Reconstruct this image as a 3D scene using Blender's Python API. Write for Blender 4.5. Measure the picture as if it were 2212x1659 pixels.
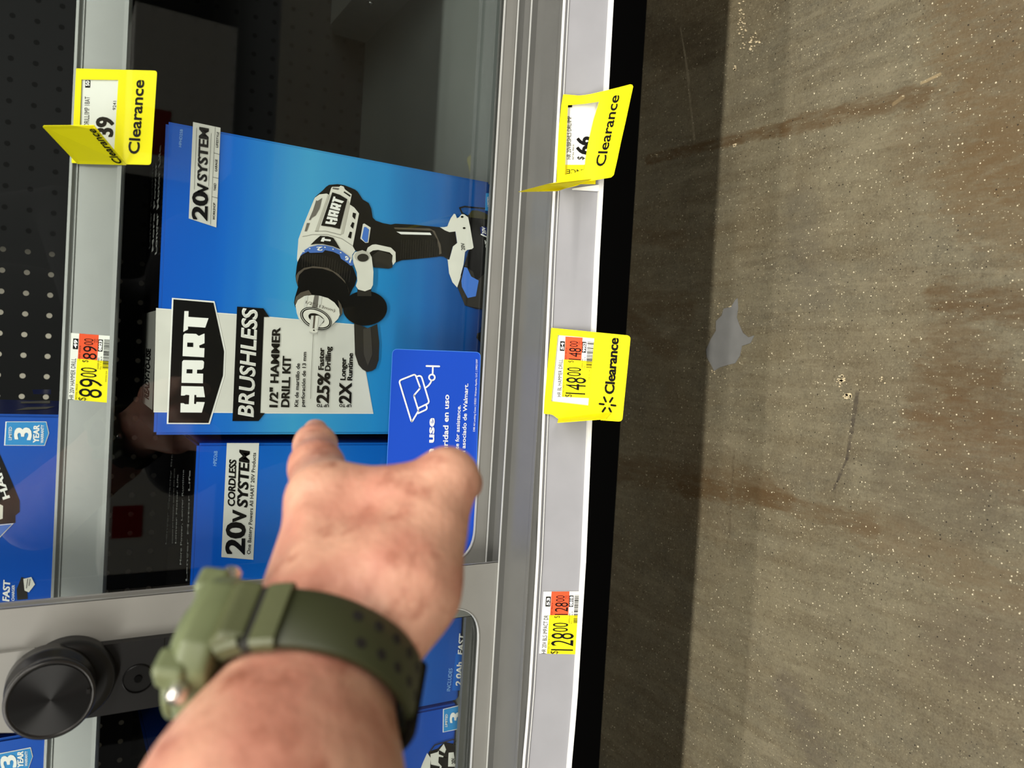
import bpy, bmesh, math, random
import numpy as np
from mathutils import Vector, Matrix

# ---------------------------------------------------------------- scene, camera, world, lights, exposure
S = bpy.context.scene
for o in list(bpy.data.objects): bpy.data.objects.remove(o)
C = S.collection
CAMH = 0.632
PITCH, ROLL, YAW, FPX = math.radians(30.75), math.radians(2.47), math.radians(-1.77), 1650.0
_F = np.array([math.sin(YAW)*math.cos(PITCH), math.cos(YAW)*math.cos(PITCH), -math.sin(PITCH)])
_R = np.array([math.cos(YAW), -math.sin(YAW), 0.0]); _D = np.cross(_F, _R)
IX = math.cos(ROLL)*_D + math.sin(ROLL)*_R
IY = -math.sin(ROLL)*_D + math.cos(ROLL)*_R
EYE = np.array([0, 0, CAMH])
cam = bpy.data.cameras.new('camera'); camo = bpy.data.objects.new('camera', cam); C.objects.link(camo)
camo.matrix_world = Matrix(((IX[0], IY[0], -_F[0], 0), (IX[1], IY[1], -_F[1], 0), (IX[2], IY[2], -_F[2], CAMH), (0, 0, 0, 1)))
cam.sensor_width = 36; cam.lens = FPX/2212*36; cam.clip_start = 0.01
cam.dof.use_dof = True; cam.dof.focus_distance = 0.71; cam.dof.aperture_fstop = 7.6
S.camera = camo
S.view_settings.view_transform = 'Standard'; S.view_settings.look = 'None'
S.view_settings.gamma = 1; S.view_settings.use_curve_mapping = False
S.view_settings.exposure = 0.0
W = bpy.data.worlds.new('store_air'); S.world = W; W.use_nodes = True
W.node_tree.nodes['Background'].inputs[0].default_value = (1.0, 0.97, 0.92, 1)
W.node_tree.nodes['Background'].inputs[1].default_value = 0.10

FILL = 330
def strip_light(name, x, y, z, sx, sy, power, col=(1, 0.96, 0.88), aim=None):
    l = bpy.data.lights.new(name, 'AREA'); l.shape = 'RECTANGLE'; l.size = sx; l.size_y = sy
    l.energy = power; l.color = col
    o = bpy.data.objects.new(name, l); C.objects.link(o); o.location = (x, y, z)
    if aim is not None:
        d = Vector(aim) - Vector((x, y, z)); o.rotation_euler = d.to_track_quat('-Z', 'Y').to_euler()
    return o
strip_light('ceiling_strip_main', 0.3, -0.97, CAMH+3.4, 9.0, 0.12, 385)
strip_light('ceiling_strip_over_case', 0.3, 0.45, CAMH+3.6, 9.0, 0.12, 130)
for sx_ in (-3.6, 3.2): strip_light('fill_light_far', sx_, -6.2, CAMH+2.6, 4.5, 0.8, FILL, aim=(0, 0.6, 0.4))  # unseen fill lights, added to brighten the upright carton fronts

# ---------------------------------------------------------------- helpers
def ray(x, y): return (x-1106)/FPX*IX - (y-829.5)/FPX*IY + _F
def at(x, y, Y): d = ray(x, y); return EYE + d*(Y/d[1])           # point on the vertical plane at depth Y
def atd(x, y, z): return EYE + ray(x, y)*z                         # point at distance z along the view axis
def plane_surf(p0, n):
    p0 = np.array(p0, float); n = np.array(n, float); n = n/np.linalg.norm(n)
    def f(x, y, lift=0.0):
        d = ray(x, y); t = ((p0-EYE)@n)/(d@n)
        return EYE + d*t + n*lift
    return f

def lin(c):
    return tuple(((v/255)/12.92 if v/255 <= 0.04045 else ((v/255+0.055)/1.055)**2.4) for v in c)

MATS = {}
def mat(name, rgb, rough=0.5, metal=0.0, noise=0.0, nscale=60.0, bump=0.0, bscale=400.0, spec=0.5, coat=0.0):
    if name in MATS: return MATS[name]
    m = bpy.data.materials.new(name); m.use_nodes = True; nt = m.node_tree
    b = nt.nodes['Principled BSDF']
    col = lin(rgb) if max(rgb) > 1 else tuple(rgb)
    b.inputs['Base Color'].default_value = (*col, 1); b.inputs['Roughness'].default_value = rough
    b.inputs['Metallic'].default_value = metal; b.inputs['Specular IOR Level'].default_value = spec
    b.inputs['Coat Weight'].default_value = coat; b.inputs['Coat Roughness'].default_value = 0.08
    tc = nt.nodes.new('ShaderNodeTexCoord')
    if noise > 0:
        n = nt.nodes.new('ShaderNodeTexNoise'); n.inputs['Scale'].default_value = nscale; n.inputs['Detail'].default_value = 4
        nt.links.new(tc.outputs['Object'], n.inputs['Vector'])
        r = nt.nodes.new('ShaderNodeValToRGB')
        r.color_ramp.elements[0].position = 0.3; r.color_ramp.elements[1].position = 0.7
        r.color_ramp.elements[0].color = (*[c*(1-noise) for c in col], 1)
        r.color_ramp.elements[1].color = (*[min(1, c*(1+noise)) for c in col], 1)
        nt.links.new(n.outputs['Fac'], r.inputs[0]); nt.links.new(r.outputs[0], b.inputs['Base Color'])
    if bump > 0:
        n = nt.nodes.new('ShaderNodeTexNoise'); n.inputs['Scale'].default_value = bscale; n.inputs['Detail'].default_value = 3
        nt.links.new(tc.outputs['Object'], n.inputs['Vector'])
        bp = nt.nodes.new('ShaderNodeBump'); bp.inputs['Strength'].default_value = bump; bp.inputs['Distance'].default_value = 0.001
        nt.links.new(n.outputs['Fac'], bp.inputs['Height']); nt.links.new(bp.outputs[0], b.inputs['Normal'])
    MATS[name] = m
    return m

class MB:
    """collects polygons with their materials; build() links them as one mesh object"""
    def __init__(self): self.v = []; self.f = []; self.m = []; self.mats = []; self.sm = []
    def mi(self, m):
        if m not in self.mats: self.mats.append(m)
        return self.mats.index(m)
    def add(self, verts, faces, m, smooth=False):
        b = len(self.v); k = self.mi(m)
        self.v += [tuple(float(c) for c in p) for p in verts]
        for f in faces: self.f.append([b+i for i in f]); self.m.append(k); self.sm.append(smooth)
    def poly(self, pts, m): self.add(pts, [list(range(len(pts)))], m)
    def slab(self, pts, off, m):
        """polygon given thickness by the vector off"""
        n = len(pts); pts = [np.array(p) for p in pts]; q = [p+np.array(off) for p in pts]
        self.add(pts+q, [list(range(n))[::-1], list(range(n, 2*n))] + [[i, (i+1) % n, n+(i+1) % n, n+i] for i in range(n)], m)
    def box(self, x0, x1, y0, y1, z0, z1, m, bev=0.0):
        bm = bmesh.new()
        bmesh.ops.create_cube(bm, size=1)
        for v in bm.verts:
            v.co = Vector((x0 if v.co.x < 0 else x1, y0 if v.co.y < 0 else y1, z0 if v.co.z < 0 else z1))
        if bev > 0: bmesh.ops.bevel(bm, geom=bm.edges[:], offset=bev, segments=2, affect='EDGES', profile=0.6)
        self.bm(bm, m); bm.free()
    def bm(self, bm, m, M=None, smooth=False):
        bm.verts.index_update()
        self.add([(M @ v.co if M else v.co) for v in bm.verts], [[v.index for v in f.verts] for f in bm.faces], m, smooth)
    def prism(self, prof, x0, x1, m, bend=None):
        """profile of (Y, Z) points extruded along X, bent by bend(X) -> (dY, dZ)"""
        n = len(prof)
        if bend:
            xs = np.linspace(x0, x1, 71)
            self.add([(x, y+bend(x)[0], z+bend(x)[1]) for x in xs for y, z in prof],
                     [list(range(n)), list(range(70*n, 71*n))[::-1]] + [[k*n+i, (k+1)*n+i, (k+1)*n+(i+1) % n, k*n+(i+1) % n] for k in range(70) for i in range(n)], m)
            return
        self.add([(x0, y, z) for y, z in prof]+[(x1, y, z) for y, z in prof],
                 [list(range(n)), list(range(n, 2*n))[::-1]] + [[i, n+i, n+(i+1) % n, (i+1) % n] for i in range(n)], m)
    def lathe(self, prof, M, m, seg=64, smooth=True):
        """profile of (r, h) revolved about local z, placed by the matrix M"""
        vs = []; fs = []
        for r, h in prof:
            for k in range(seg):
                a = 2*math.pi*k/seg; vs.append(M @ Vector((r*math.cos(a), r*math.sin(a), h)))
        for i in range(len(prof)-1):
            for k in range(seg):
                fs.append([i*seg+k, i*seg+(k+1) % seg, (i+1)*seg+(k+1) % seg, (i+1)*seg+k])
        fs.append([k for k in range(seg)][::-1]); fs.append([(len(prof)-1)*seg+k for k in range(seg)])
        self.add(vs, fs, m, smooth)
    def build(self, name, parent=None, autosmooth=False, recalc=True):
        me = bpy.data.meshes.new(name)
        off = np.array(parent_loc(parent))
        me.from_pydata([tuple(np.array(p)-off) for p in self.v], [], self.f)
        for m in self.mats: me.materials.append(m)
        me.polygons.foreach_set('material_index', self.m)
        me.polygons.foreach_set('use_smooth', self.sm)
        if recalc:
            bm = bmesh.new(); bm.from_mesh(me); bmesh.ops.recalc_face_normals(bm, faces=bm.faces[:]); bm.to_mesh(me); bm.free()
        me.update()
        o = bpy.data.objects.new(name, me); C.objects.link(o)
        if parent: o.parent = parent
        if autosmooth: smooth_by_angle(o)
        return o

def smooth_by_angle(o, ang=35):
    me = o.data
    bm = bmesh.new(); bm.from_mesh(me)
    for f in bm.faces: f.smooth = True
    for e in bm.edges:
        if len(e.link_faces) == 2 and e.calc_face_angle(0) > math.radians(ang): e.smooth = False
    bm.to_mesh(me); bm.free()

def parent_loc(p):
    t = Vector((0, 0, 0))
    while p is not None: t += p.location; p = p.parent
    return tuple(t)

def tag(o, label, cat, group=None, kind=None):
    o['label'] = label
    if cat: o['category'] = cat
    if group: o['group'] = group
    if kind: o['kind'] = kind
    return o
def thing(name, label, cat, loc, group=None):
    o = bpy.data.objects.new(name, None); C.objects.link(o); o.location = tuple(float(c) for c in loc)
    o.empty_display_size = 0.02
    return tag(o, label, cat, group)

# ---- lettering: meshes of the built-in font laid on a surface
_TC = {}
def glyphs(s, bold=0.0):
    k = (s, bold)
    if k not in _TC:
        cu = bpy.data.curves.new('lettering', 'FONT'); cu.body = s; cu.offset = bold; cu.resolution_u = 3; cu.size = 1.0
        cu.fill_mode = 'FRONT'
        o = bpy.data.objects.new('lettering', cu); C.objects.link(o)
        me = bpy.data.meshes.new_from_object(o)
        vs = np.array([v.co[:2] for v in me.vertices]) if len(me.vertices) else np.zeros((1, 2))
        fs = [list(p.vertices) for p in me.polygons]
        bpy.data.objects.remove(o); bpy.data.curves.remove(cu); bpy.data.meshes.remove(me)
        _TC[k] = (vs, fs)
    return _TC[k]
_cap = {}
def capheight(b):
    if b not in _cap: v, _ = glyphs('H', b); _cap[b] = (v[:, 1].min(), v[:, 1].max())
    return _cap[b]
def text(mb, surf, s, p0, p1, cap, m, lift=0.0006, bold=0.02, shear=0.0, up=None):
    """string from pixel p0 to p1 along its baseline, capitals cap pixels tall, laid on the surface"""
    offs = [0, -.03, .03] if bold > .025 else [0]
    bold = min(bold, .022)
    vs, fs = glyphs(s, bold); lo, hi = capheight(bold)
    x0, x1 = vs[:, 0].min(), vs[:, 0].max()
    p0 = np.array(p0, float); p1 = np.array(p1, float); d = p1-p0
    if up is None: up = np.array([d[1], -d[0]])/np.hypot(*d)         # image-left of an upward baseline
    up = np.array(up, float)
    u = (vs[:, 0]-x0)/(x1-x0); v = (vs[:, 1]-lo)/(hi-lo)
    un = np.hypot(*d)
    P = p0+np.outer(u, d)*(1) + np.outer(v, up*cap) + np.outer(v*cap*shear/un, d)
    for k, off in enumerate(offs):
        Q = P+d/un*cap*off*(1 if k else 0)
        mb.add([surf(px, py, lift+0.00002*k) for px, py in Q], fs, m)
def Z(ox, oy, s): return lambda L: [(ox+x/s, oy+y/s) for x, y in L]
def art(mb, surf, pts, m, lift=0.0003): mb.poly([surf(x, y, lift) for x, y in pts], m)
def ellipse(cx, cy, rx, ry, rot=0.0, n=40):
    c, s = math.cos(rot), math.sin(rot); out = []
    for k in range(n):
        a = 2*math.pi*k/n; X, Y = rx*math.cos(a), ry*math.sin(a); out.append((cx+X*c-Y*s, cy+X*s+Y*c))
    return out
def stroke(mb, surf, pts, w, m, lift=0.0005, closed=False):
    pts = [np.array(p, float) for p in pts]
    if closed: pts = pts+[pts[0]]
    for i_, (a, b) in enumerate(zip(pts[:-1], pts[1:])):
        d = b-a; L = np.hypot(*d)
        if L < 1e-6: continue
        n = np.array([-d[1], d[0]])/L*w/2
        art(mb, surf, [a+n, b+n, b-n, a-n], m, lift+0.00002*(i_ % 2))
        art(mb, surf, ellipse(b[0], b[1], w/2, w/2, n=10), m, lift+0.00004+0.00001*(i_ % 2))
    art(mb, surf, ellipse(pts[0][0], pts[0][1], w/2, w/2, n=10), m, lift+0.00006)
def rounded(pts, r, n=6):
    """polygon with rounded corners"""
    out = []; N = len(pts)
    for i in range(N):
        p = np.array(pts[i], float); a = np.array(pts[i-1], float)-p; b = np.array(pts[(i+1) % N], float)-p
        ri = r[i] if isinstance(r, (list, tuple)) else r
        if ri <= 0: out.append(tuple(p)); continue
        A = p+a/np.linalg.norm(a)*ri; B = p+b/np.linalg.norm(b)*ri
        for k in range(n+1):
            t = k/n; out.append(tuple((1-t)**2*A+2*t*(1-t)*p+t*t*B))
    return out
def quadmap(tl, tr, br, bl):
    """unit square (u along reading, v downwards) -> pixels"""
    tl, tr, br, bl = [np.array(p, float) for p in (tl, tr, br, bl)]
    return lambda u, v: (1-v)*((1-u)*tl+u*tr)+v*((1-u)*bl+u*br)
def qrect(mb, surf, q, u0, u1, v0, v1, m, lift): art(mb, surf, [q(u0, v0), q(u1, v0), q(u1, v1), q(u0, v1)], m, lift)
def qtext(mb, surf, q, s, u0, u1, v0, v1, m, lift, bold=0.0, shear=0.0):
    a = q(u0, v1); b = q(u1, v1); c = q(u0, v0); up = (c-a)/np.linalg.norm(c-a)
    text(mb, surf, s, a, b, np.linalg.norm(c-a), m, lift, bold, shear, up=up)

_H = [(255,1403),(258,1300),(290,1300),(308,1312),(350,1312),(355,1210),(318,1205),(300,1215),(262,1215),(266,1108),(512,1114),(530,1233),(435,1232),(433,1208),(412,1207),(408,1308),(430,1310),(435,1285),(528,1288),(495,1405)]
_A = [(268,1072),(275,835),(290,818),(505,822),(520,840),(515,905),(495,925),(442,925),(440,968),(510,970),(507,1077)]
_Ah = [(325,920),(390,922),(388,967),(322,965)]
_Rr = [(280,773),(288,540),(305,520),(430,525),(460,548),(525,520),(525,630),(465,655),(470,682),(525,685),(520,787)]
_Rh = [(332,622),(398,624),(398,672),(330,670)]
_T = [(300,270),(347,270),(345,335),(570,350),(533,455),(340,442),(340,475),(288,503)]
def logo(mb, surf, q, m, mh, lift):
    for L, mm, k in ((_H, m, 0), (_A, m, 0), (_Rr, m, 0), (_T, m, 0), (_Ah, mh, 1), (_Rh, mh, 1)):
        art(mb, surf, [q((1405-y)/1135, (x-(255+(1405-y)*0.03))/262) for x, y in L], mm, lift+0.0002*k)

# ---------------------------------------------------------------- materials
M_door = mat('door_painted_steel', (128, 127, 122), 0.34, noise=0.04, nscale=30)
M_case = mat('grey_painted_steel', (84, 84, 81), 0.32, noise=0.04, nscale=30)
M_glare = mat('edge_highlight_grey', (158, 159, 156), 0.3, metal=0.0)  # lighter grey that paints the glare lines on flanges and door openings
M_deck = mat('dark_deck_steel', (100, 104, 101), 0.38, noise=0.05, nscale=12)
M_black = mat('black_steel', (20, 20, 20), 0.5, spec=0.15)
M_kick = mat('kick_plate_black', (5, 5, 5), 0.6, spec=0.05)
M_rail = mat('clear_rail_plastic', (134, 134, 138), 0.5, noise=0.05, nscale=25, spec=0.2)
M_railu = mat('grey_rail_plastic', (116, 118, 116), 0.25, noise=0.05, nscale=25, coat=0.3)
M_lip = mat('rail_lip_plastic', (196, 196, 194), 0.4, spec=0.3)
M_white = mat('white_ink', (238, 238, 234), 0.35)
M_silver = mat('silver_ink', (212, 211, 204), 0.3, noise=0.10, nscale=18)
M_silver_d = mat('dark_silver_ink', (110, 106, 100), 0.3)
M_ink = mat('black_ink', (16, 15, 14), 0.25)
M_ink2 = mat('soft_black_ink', (46, 43, 38), 0.3)
M_ink3 = mat('brown_grey_ink', (88, 80, 70), 0.3)
M_tool = mat('tool_white_ink', (222, 220, 210), 0.35, noise=0.04, nscale=60)
M_tool_d = mat('tool_shade_ink', (186, 183, 172), 0.35)
M_toolb = mat('tool_blue_ink', (70, 118, 205), 0.3)
M_ringb = mat('ring_blue_ink', (72, 112, 190), 0.3)
M_badge = mat('badge_blue_ink', (50, 140, 205), 0.3)
M_lblue = mat('pale_blue_ink', (140, 185, 235), 0.4)
M_yel = mat('yellow_card', (228, 216, 16), 0.6, spec=0.15)
M_yel2 = mat('yellow_label_ink', (226, 212, 16), 0.6, spec=0.15)
M_org = mat('orange_label_ink', (212, 78, 42), 0.6, spec=0.15)
M_paper = mat('white_label_paper', (212, 212, 206), 0.6, spec=0.15)
M_sign = mat('blue_sign_vinyl', (12, 70, 188), 0.45)
M_blk_top = mat('black_carton_board', (24, 22, 22), 0.22)
M_navy = mat('navy_carton_board', (14, 30, 92), 0.3)

def carton_mat(name, stops, zlo, zhi, side=False):
    """printed carton: blues blend down the front in fine vertical-run streaks"""
    m = bpy.data.materials.new(name); m.use_nodes = True; nt = m.node_tree; b = nt.nodes['Principled BSDF']
    b.inputs['Roughness'].default_value = 0.28; b.inputs['Coat Weight'].default_value = 0.25; b.inputs['Coat Roughness'].default_value = 0.1
    tc = nt.nodes.new('ShaderNodeTexCoord'); sp = nt.nodes.new('ShaderNodeSeparateXYZ'); nt.links.new(tc.outputs['Object'], sp.inputs[0])
    n = nt.nodes.new('ShaderNodeTexNoise'); n.inputs['Scale'].default_value = 22
    mp = nt.nodes.new('ShaderNodeMapping'); mp.inputs['Scale'].default_value = (0.12, 0.1, 1.5)
    nt.links.new(tc.outputs['Object'], mp.inputs[0]); nt.links.new(mp.outputs[0], n.inputs['Vector'])
    mr = nt.nodes.new('ShaderNodeMapRange'); mr.inputs['From Min'].default_value = zhi; mr.inputs['From Max'].default_value = zlo
    nt.links.new(sp.outputs['Z'], mr.inputs['Value'])
    ad = nt.nodes.new('ShaderNodeMath'); ad.operation = 'MULTIPLY_ADD'; ad.inputs[1].default_value = 0.12; nt.links.new(n.outputs['Fac'], ad.inputs[0])
    nt.links.new(mr.outputs[0], ad.inputs[2])
    ad2 = nt.nodes.new('ShaderNodeMath'); ad2.operation = 'SUBTRACT'; ad2.inputs[1].default_value = 0.06; nt.links.new(ad.outputs[0], ad2.inputs[0])
    r = nt.nodes.new('ShaderNodeValToRGB'); nt.links.new(ad2.outputs[0], r.inputs[0])
    while len(r.color_ramp.elements) < len(stops): r.color_ramp.elements.new(0.5)
    for e, (p, c) in zip(r.color_ramp.elements, stops): e.position = p; e.color = (*lin(c), 1)
    nt.links.new(r.outputs[0], b.inputs['Base Color'])
    return m

# ---------------------------------------------------------------- floor: worn sealed concrete
def floor_material():
    m = bpy.data.materials.new('worn_concrete'); m.use_nodes = True; nt = m.node_tree; N = nt.nodes; L = nt.links
    b = N['Principled BSDF']; tc = N.new('ShaderNodeTexCoord')
    def noise(scale, detail=5, rough=0.6, sc=None, rot=0.0, dist=0.0):
        n = N.new('ShaderNodeTexNoise'); n.inputs['Scale'].default_value = scale; n.inputs['Detail'].default_value = detail
        n.inputs['Roughness'].default_value = rough; n.inputs['Distortion'].default_value = dist
        mp = N.new('ShaderNodeMapping'); L.new(tc.outputs['Object'], mp.inputs[0])
        if sc: mp.inputs['Scale'].default_value = sc
        mp.inputs['Rotation'].default_value = (0, 0, rot)
        L.new(mp.outputs[0], n.inputs['Vector']); return n.outputs['Fac']
    def ramp(v, a, c, ca=(0, 0, 0), cb=(1, 1, 1)):
        r = N.new('ShaderNodeValToRGB'); r.color_ramp.elements[0].position = a; r.color_ramp.elements[1].position = c
        r.color_ramp.elements[0].color = (*ca, 1); r.color_ramp.elements[1].color = (*cb, 1); L.new(v, r.inputs[0]); return r.outputs[0]
    def mix(f, a, c, kind='MIX'):
        x = N.new('ShaderNodeMix'); x.data_type = 'RGBA'; x.blend_type = kind
        if isinstance(f, float): x.inputs[0].default_value = f
        else: L.new(f, x.inputs[0])
        for k, v in ((6, a), (7, c)):
            if isinstance(v, tuple): x.inputs[k].default_value = (*v, 1)
            else: L.new(v, x.inputs[k])
        return x.outputs[2]
    def mth(op, a, c=None, d=None):
        x = N.new('ShaderNodeMath'); x.operation = op
        for k, v in enumerate((a, c, d)):
            if v is None: continue
            if isinstance(v, (int, float)): x.inputs[k].default_value = v
            else: L.new(v, x.inputs[k])
        return x.outputs[0]
    base = mix(ramp(noise(7, 6), 0.35, 0.68), lin((84, 79, 66)), lin((110, 102, 81)))
    base = mix(mth('MULTIPLY', ramp(noise(26, 7, 0.75), 0.42, 0.66), 0.45), base, lin((124, 116, 93)))
    base = mix(mth('MULTIPLY', ramp(noise(3.2, 4, 0.6, dist=0.6), 0.52, 0.66), 0.6), base, lin((92, 70, 42)))
    streak = ramp(noise(70, 6, 0.7, sc=(1.0, 0.10, 1)), 0.48, 0.62)
    base = mix(mth('MULTIPLY', streak, 0.5), base, lin((76, 64, 44)))
    base = mix(mth('MULTIPLY', ramp(noise(46, 7, 0.8, sc=(1.0, 0.16, 1), rot=.25), 0.5, 0.64), 0.45), base, lin((134, 126, 104)))
    base = mix(mth('MULTIPLY', ramp(noise(9, 7, 0.7, sc=(1, .6, 1)), 0.5, 0.62), 0.4), base, lin((88, 74, 50)))
    grit = ramp(noise(520, 3, 0.7), 0.35, 0.7)
    base = mix(mth('MULTIPLY', grit, 0.45), base, lin((136, 127, 103)), 'MIX')
    base = mix(mth('MULTIPLY', ramp(noise(230, 5, .8), .52, .66), 0.5), base, lin((68, 60, 44)), 'MIX')
    base = mix(mth('MULTIPLY', ramp(noise(95, 6, .8), .5, .62), 0.35), base, lin((128, 119, 95)), 'MIX')
    brk = ramp(noise(140, 6, .8, sc=(1, .25, 1)), .36, .56, (.25,)*3, (1, 1, 1))
    # long stains: soft-edged bands between floor points, broken by noise
    wob = noise(16, 6, 0.7); fine = noise(110, 5, 0.75, sc=(1, 0.3, 1))
    geo = N.new('ShaderNodeNewGeometry')
    def band(a, c, w, col, k):
        nonlocal base
        a = np.array(a); c = np.array(c); ab = c-a
        s1 = N.new('ShaderNodeVectorMath'); s1.operation = 'SUBTRACT'; L.new(geo.outputs['Position'], s1.inputs[0]); s1.inputs[1].default_value = tuple(a)
        dt = N.new('ShaderNodeVectorMath'); dt.operation = 'DOT_PRODUCT'; L.new(s1.outputs[0], dt.inputs[0]); dt.inputs[1].default_value = tuple(ab/(ab@ab))
        t = N.new('ShaderNodeClamp'); L.new(dt.outputs['Value'], t.inputs[0])
        sc = N.new('ShaderNodeVectorMath'); sc.operation = 'SCALE'; sc.inputs[0].default_value = tuple(ab); L.new(t.outputs[0], sc.inputs[3])
        ds = N.new('ShaderNodeVectorMath'); ds.operation = 'DISTANCE'; L.new(s1.outputs[0], ds.inputs[0]); L.new(sc.outputs[0], ds.inputs[1])
        d = mth('ADD', ds.outputs['Value'], mth('MULTIPLY', mth('SUBTRACT', wob, 0.5), w*0.9))
        d = mth('ADD', d, mth('MULTIPLY', mth('SUBTRACT', fine, 0.5), w*2.2))
        f = N.new('ShaderNodeMapRange'); f.interpolation_type = 'SMOOTHSTEP'
        f.inputs['From Min'].default_value = w*1.3; f.inputs['From Max'].default_value = w*0.55; L.new(d, f.inputs['Value'])
        base = mix(mth('MULTIPLY', mth('MULTIPLY', f.outputs[0], k), brk), base, lin(col))
    for (x0, y0), (x1, y1), w, col, k in STAINS:
        band(floor_at(x0, y0), floor_at(x1, y1), w, col, k)
    # aggregate flecks, light and dark
    for sc_, lo_, colr, k in ((260, 0.075, (222, 211, 180), 0.85), (480, 0.11, (192, 182, 152), 0.65), (250, 0.075, (30, 23, 15), 0.85)):
        v = N.new('ShaderNodeTexVoronoi'); v.inputs['Scale'].default_value = sc_
        mp = N.new('ShaderNodeMapping'); mp.inputs['Location'].default_value = (sc_, 3.3, sc_*0.7); L.new(tc.outputs['Object'], mp.inputs[0]); L.new(mp.outputs[0], v.inputs['Vector'])
        sr = N.new('ShaderNodeSeparateColor'); L.new(v.outputs['Color'], sr.inputs[0])
        thr = mth('MULTIPLY', mth('GREATER_THAN', sr.outputs[0], 0.60), mth('MULTIPLY', sr.outputs[1], lo_*2.6))
        f = mth('LESS_THAN', v.outputs['Distance'], thr)
        base = mix(mth('MULTIPLY', f, k), base, lin(colr))
    dk = N.new('ShaderNodeMix'); dk.data_type = 'RGBA'; dk.blend_type = 'MULTIPLY'; dk.inputs[0].default_value = 1; L.new(base, dk.inputs[6]); dk.inputs[7].default_value = (FLOORK, FLOORK, FLOORK, 1)
    L.new(dk.outputs[2], b.inputs['Base Color'])
    rg = N.new('ShaderNodeMapRange'); rg.inputs['To Min'].default_value = 0.45; rg.inputs['To Max'].default_value = 0.7; L.new(noise(20), rg.inputs['Value']); L.new(rg.outputs[0], b.inputs['Roughness'])
    b.inputs['Specular IOR Level'].default_value = 0.25
    bp = N.new('ShaderNodeBump'); bp.inputs['Strength'].default_value = 0.3; bp.inputs['Distance'].default_value = 0.0008
    L.new(noise(420, 4), bp.inputs['Height']); L.new(bp.outputs[0], b.inputs['Normal'])
    return m
def floor_at(x, y): d = ray(x, y); return EYE + d*(-CAMH/d[2])
FLOORK = 0.80
BR = (84, 64, 38)
STAINS = [((2040, 300), (2212, 330), .05, (98, 79, 52), .4), ((1340, 80), (1520, 100), .03, (52, 44, 32), .4), ((1480, 120), (1500, 300), .0015, (150, 140, 116), .6), ((1470, 60), (1490, 180), .0012, (150, 140, 116), .6),((1400, 345), (1700, 275), .007, BR, .8), ((1700, 275), (1990, 205), .010, BR, .75),
          ((1330, 1010), (1640, 1060), .020, BR, .55), ((1480, 1050), (1700, 1080), .012, BR, .6), ((1640, 1070), (1880, 1140), .010, BR, .6), ((1880, 1140), (2212, 1290), .022, (96, 78, 54), .5),
          ((2030, 640), (2212, 668), .014, BR, .75), ((2050, 740), (2100, 790), .030, BR, .55), ((2020, 850), (2212, 900), .030, BR, .55),
          ((2030, 950), (2240, 1000), .034, (92, 70, 44), .55), ((2130, 0), (2230, 300), .050, (98, 77, 48), .6), ((2100, 400), (2230, 480), .036, (96, 76, 48), .55),
          ((1330, 500), (1470, 520), .012, BR, .4), ((1340, 640), (1480, 670), .02, BR, .4), ((1370, 700), (1450, 760), .015, BR, .5),
          ((1852, 850), (1830, 990), .0022, (60, 52, 46), .7), ((1830, 990), (1800, 1060), .0012, (60, 52, 46), .7),
          ((1586, 975), (1575, 1160), .0014, (74, 62, 46), .5), ((1700, 1480), (1770, 1640), .016, (84, 76, 66), .5), ((1730, 450), (1760, 640), .022, (88, 82, 70), .4),
          ((2060, 1380), (2212, 1420), .030, (92, 80, 64), .5), ((1950, 1050), (2100, 1100), .03, (86, 76, 60), .5),
          ((1990, 180), (2030, 160), .0014, (170, 150, 112), .7), ((1950, 210), (1930, 225), .0018, (150, 130, 96), .5)]
mb = MB()
mb.box(-3.0, 3.2, -3.2, 1.6, -0.06, 0.0, floor_material())
floor = mb.build('floor'); floor['kind'] = 'structure'
fs_ = plane_surf((0, 0, 0), (0, 0, 1))
FZ = Z(1300, 500, 2.425)
M_putty = mat('grey_floor_putty', (108, 108, 106), 0.35, noise=0.07, nscale=60)
mb = MB()
patch = FZ([(548,620),(575,560),(600,520),(600,470),(630,440),(640,405),(680,395),(700,360),(712,350),(715,400),(708,450),(722,490),(740,530),(770,555),(800,545),(780,585),(735,600),(725,650),(700,690),(660,700),(620,712),(590,730),(570,690),(552,660)])
mb.slab([fs_(x, y, 0.0) for x, y in patch], (0, 0, 0.0007), M_putty)
o = mb.build('putty_patch', floor); o['label'] = 'grey filler patch in the concrete'
M_chip = mat('pale_chip', (196, 180, 146), 0.6, noise=0.15, nscale=200)
mb = MB(); random.seed(4)
def chips(cx, cy, rx, ry, n, s0, s1):
    for _ in range(n):
        x = cx+random.gauss(0, rx); y = cy+random.gauss(0, ry); r = random.uniform(s0, s1); a = random.uniform(0, 3)
        P = [(x+r*random.uniform(.6, 1.2)*math.cos(a+k*math.pi/3), y+r*random.uniform(.4, 1)*math.sin(a+k*math.pi/3)) for k in range(6)]
        mb.slab([fs_(px, py, 0.0) for px, py in P], (0, 0, 0.0006), M_chip)
chips(1817, 822, 4, 6, 26, 1, 3.5); chips(1832, 855, 5, 4, 22, 1, 3.5); chips(1905, 822, 4, 4, 6, .8, 2.2)
chips(1603, 50, 6, 28, 28, 1, 3); chips(1630, 92, 6, 10, 16, 1, 3.2); chips(1588, 148, 2, 3, 5, 2, 3.5); chips(1587, 316, 1.5, 4, 6, 1.5, 2.5); chips(1418, 335, 1, 4, 4, 1, 2); chips(1578, 663, 3, 2, 7, 1, 2.4)
chips(1543, 800, 4, 4, 6, .8, 1.8); chips(1560, 720, 22, 50, 14, .6, 1.6)
o = mb.build('concrete_chips', floor); o['label'] = 'pale chips and paint drips stuck in the concrete'; o['kind'] = 'stuff'

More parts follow.
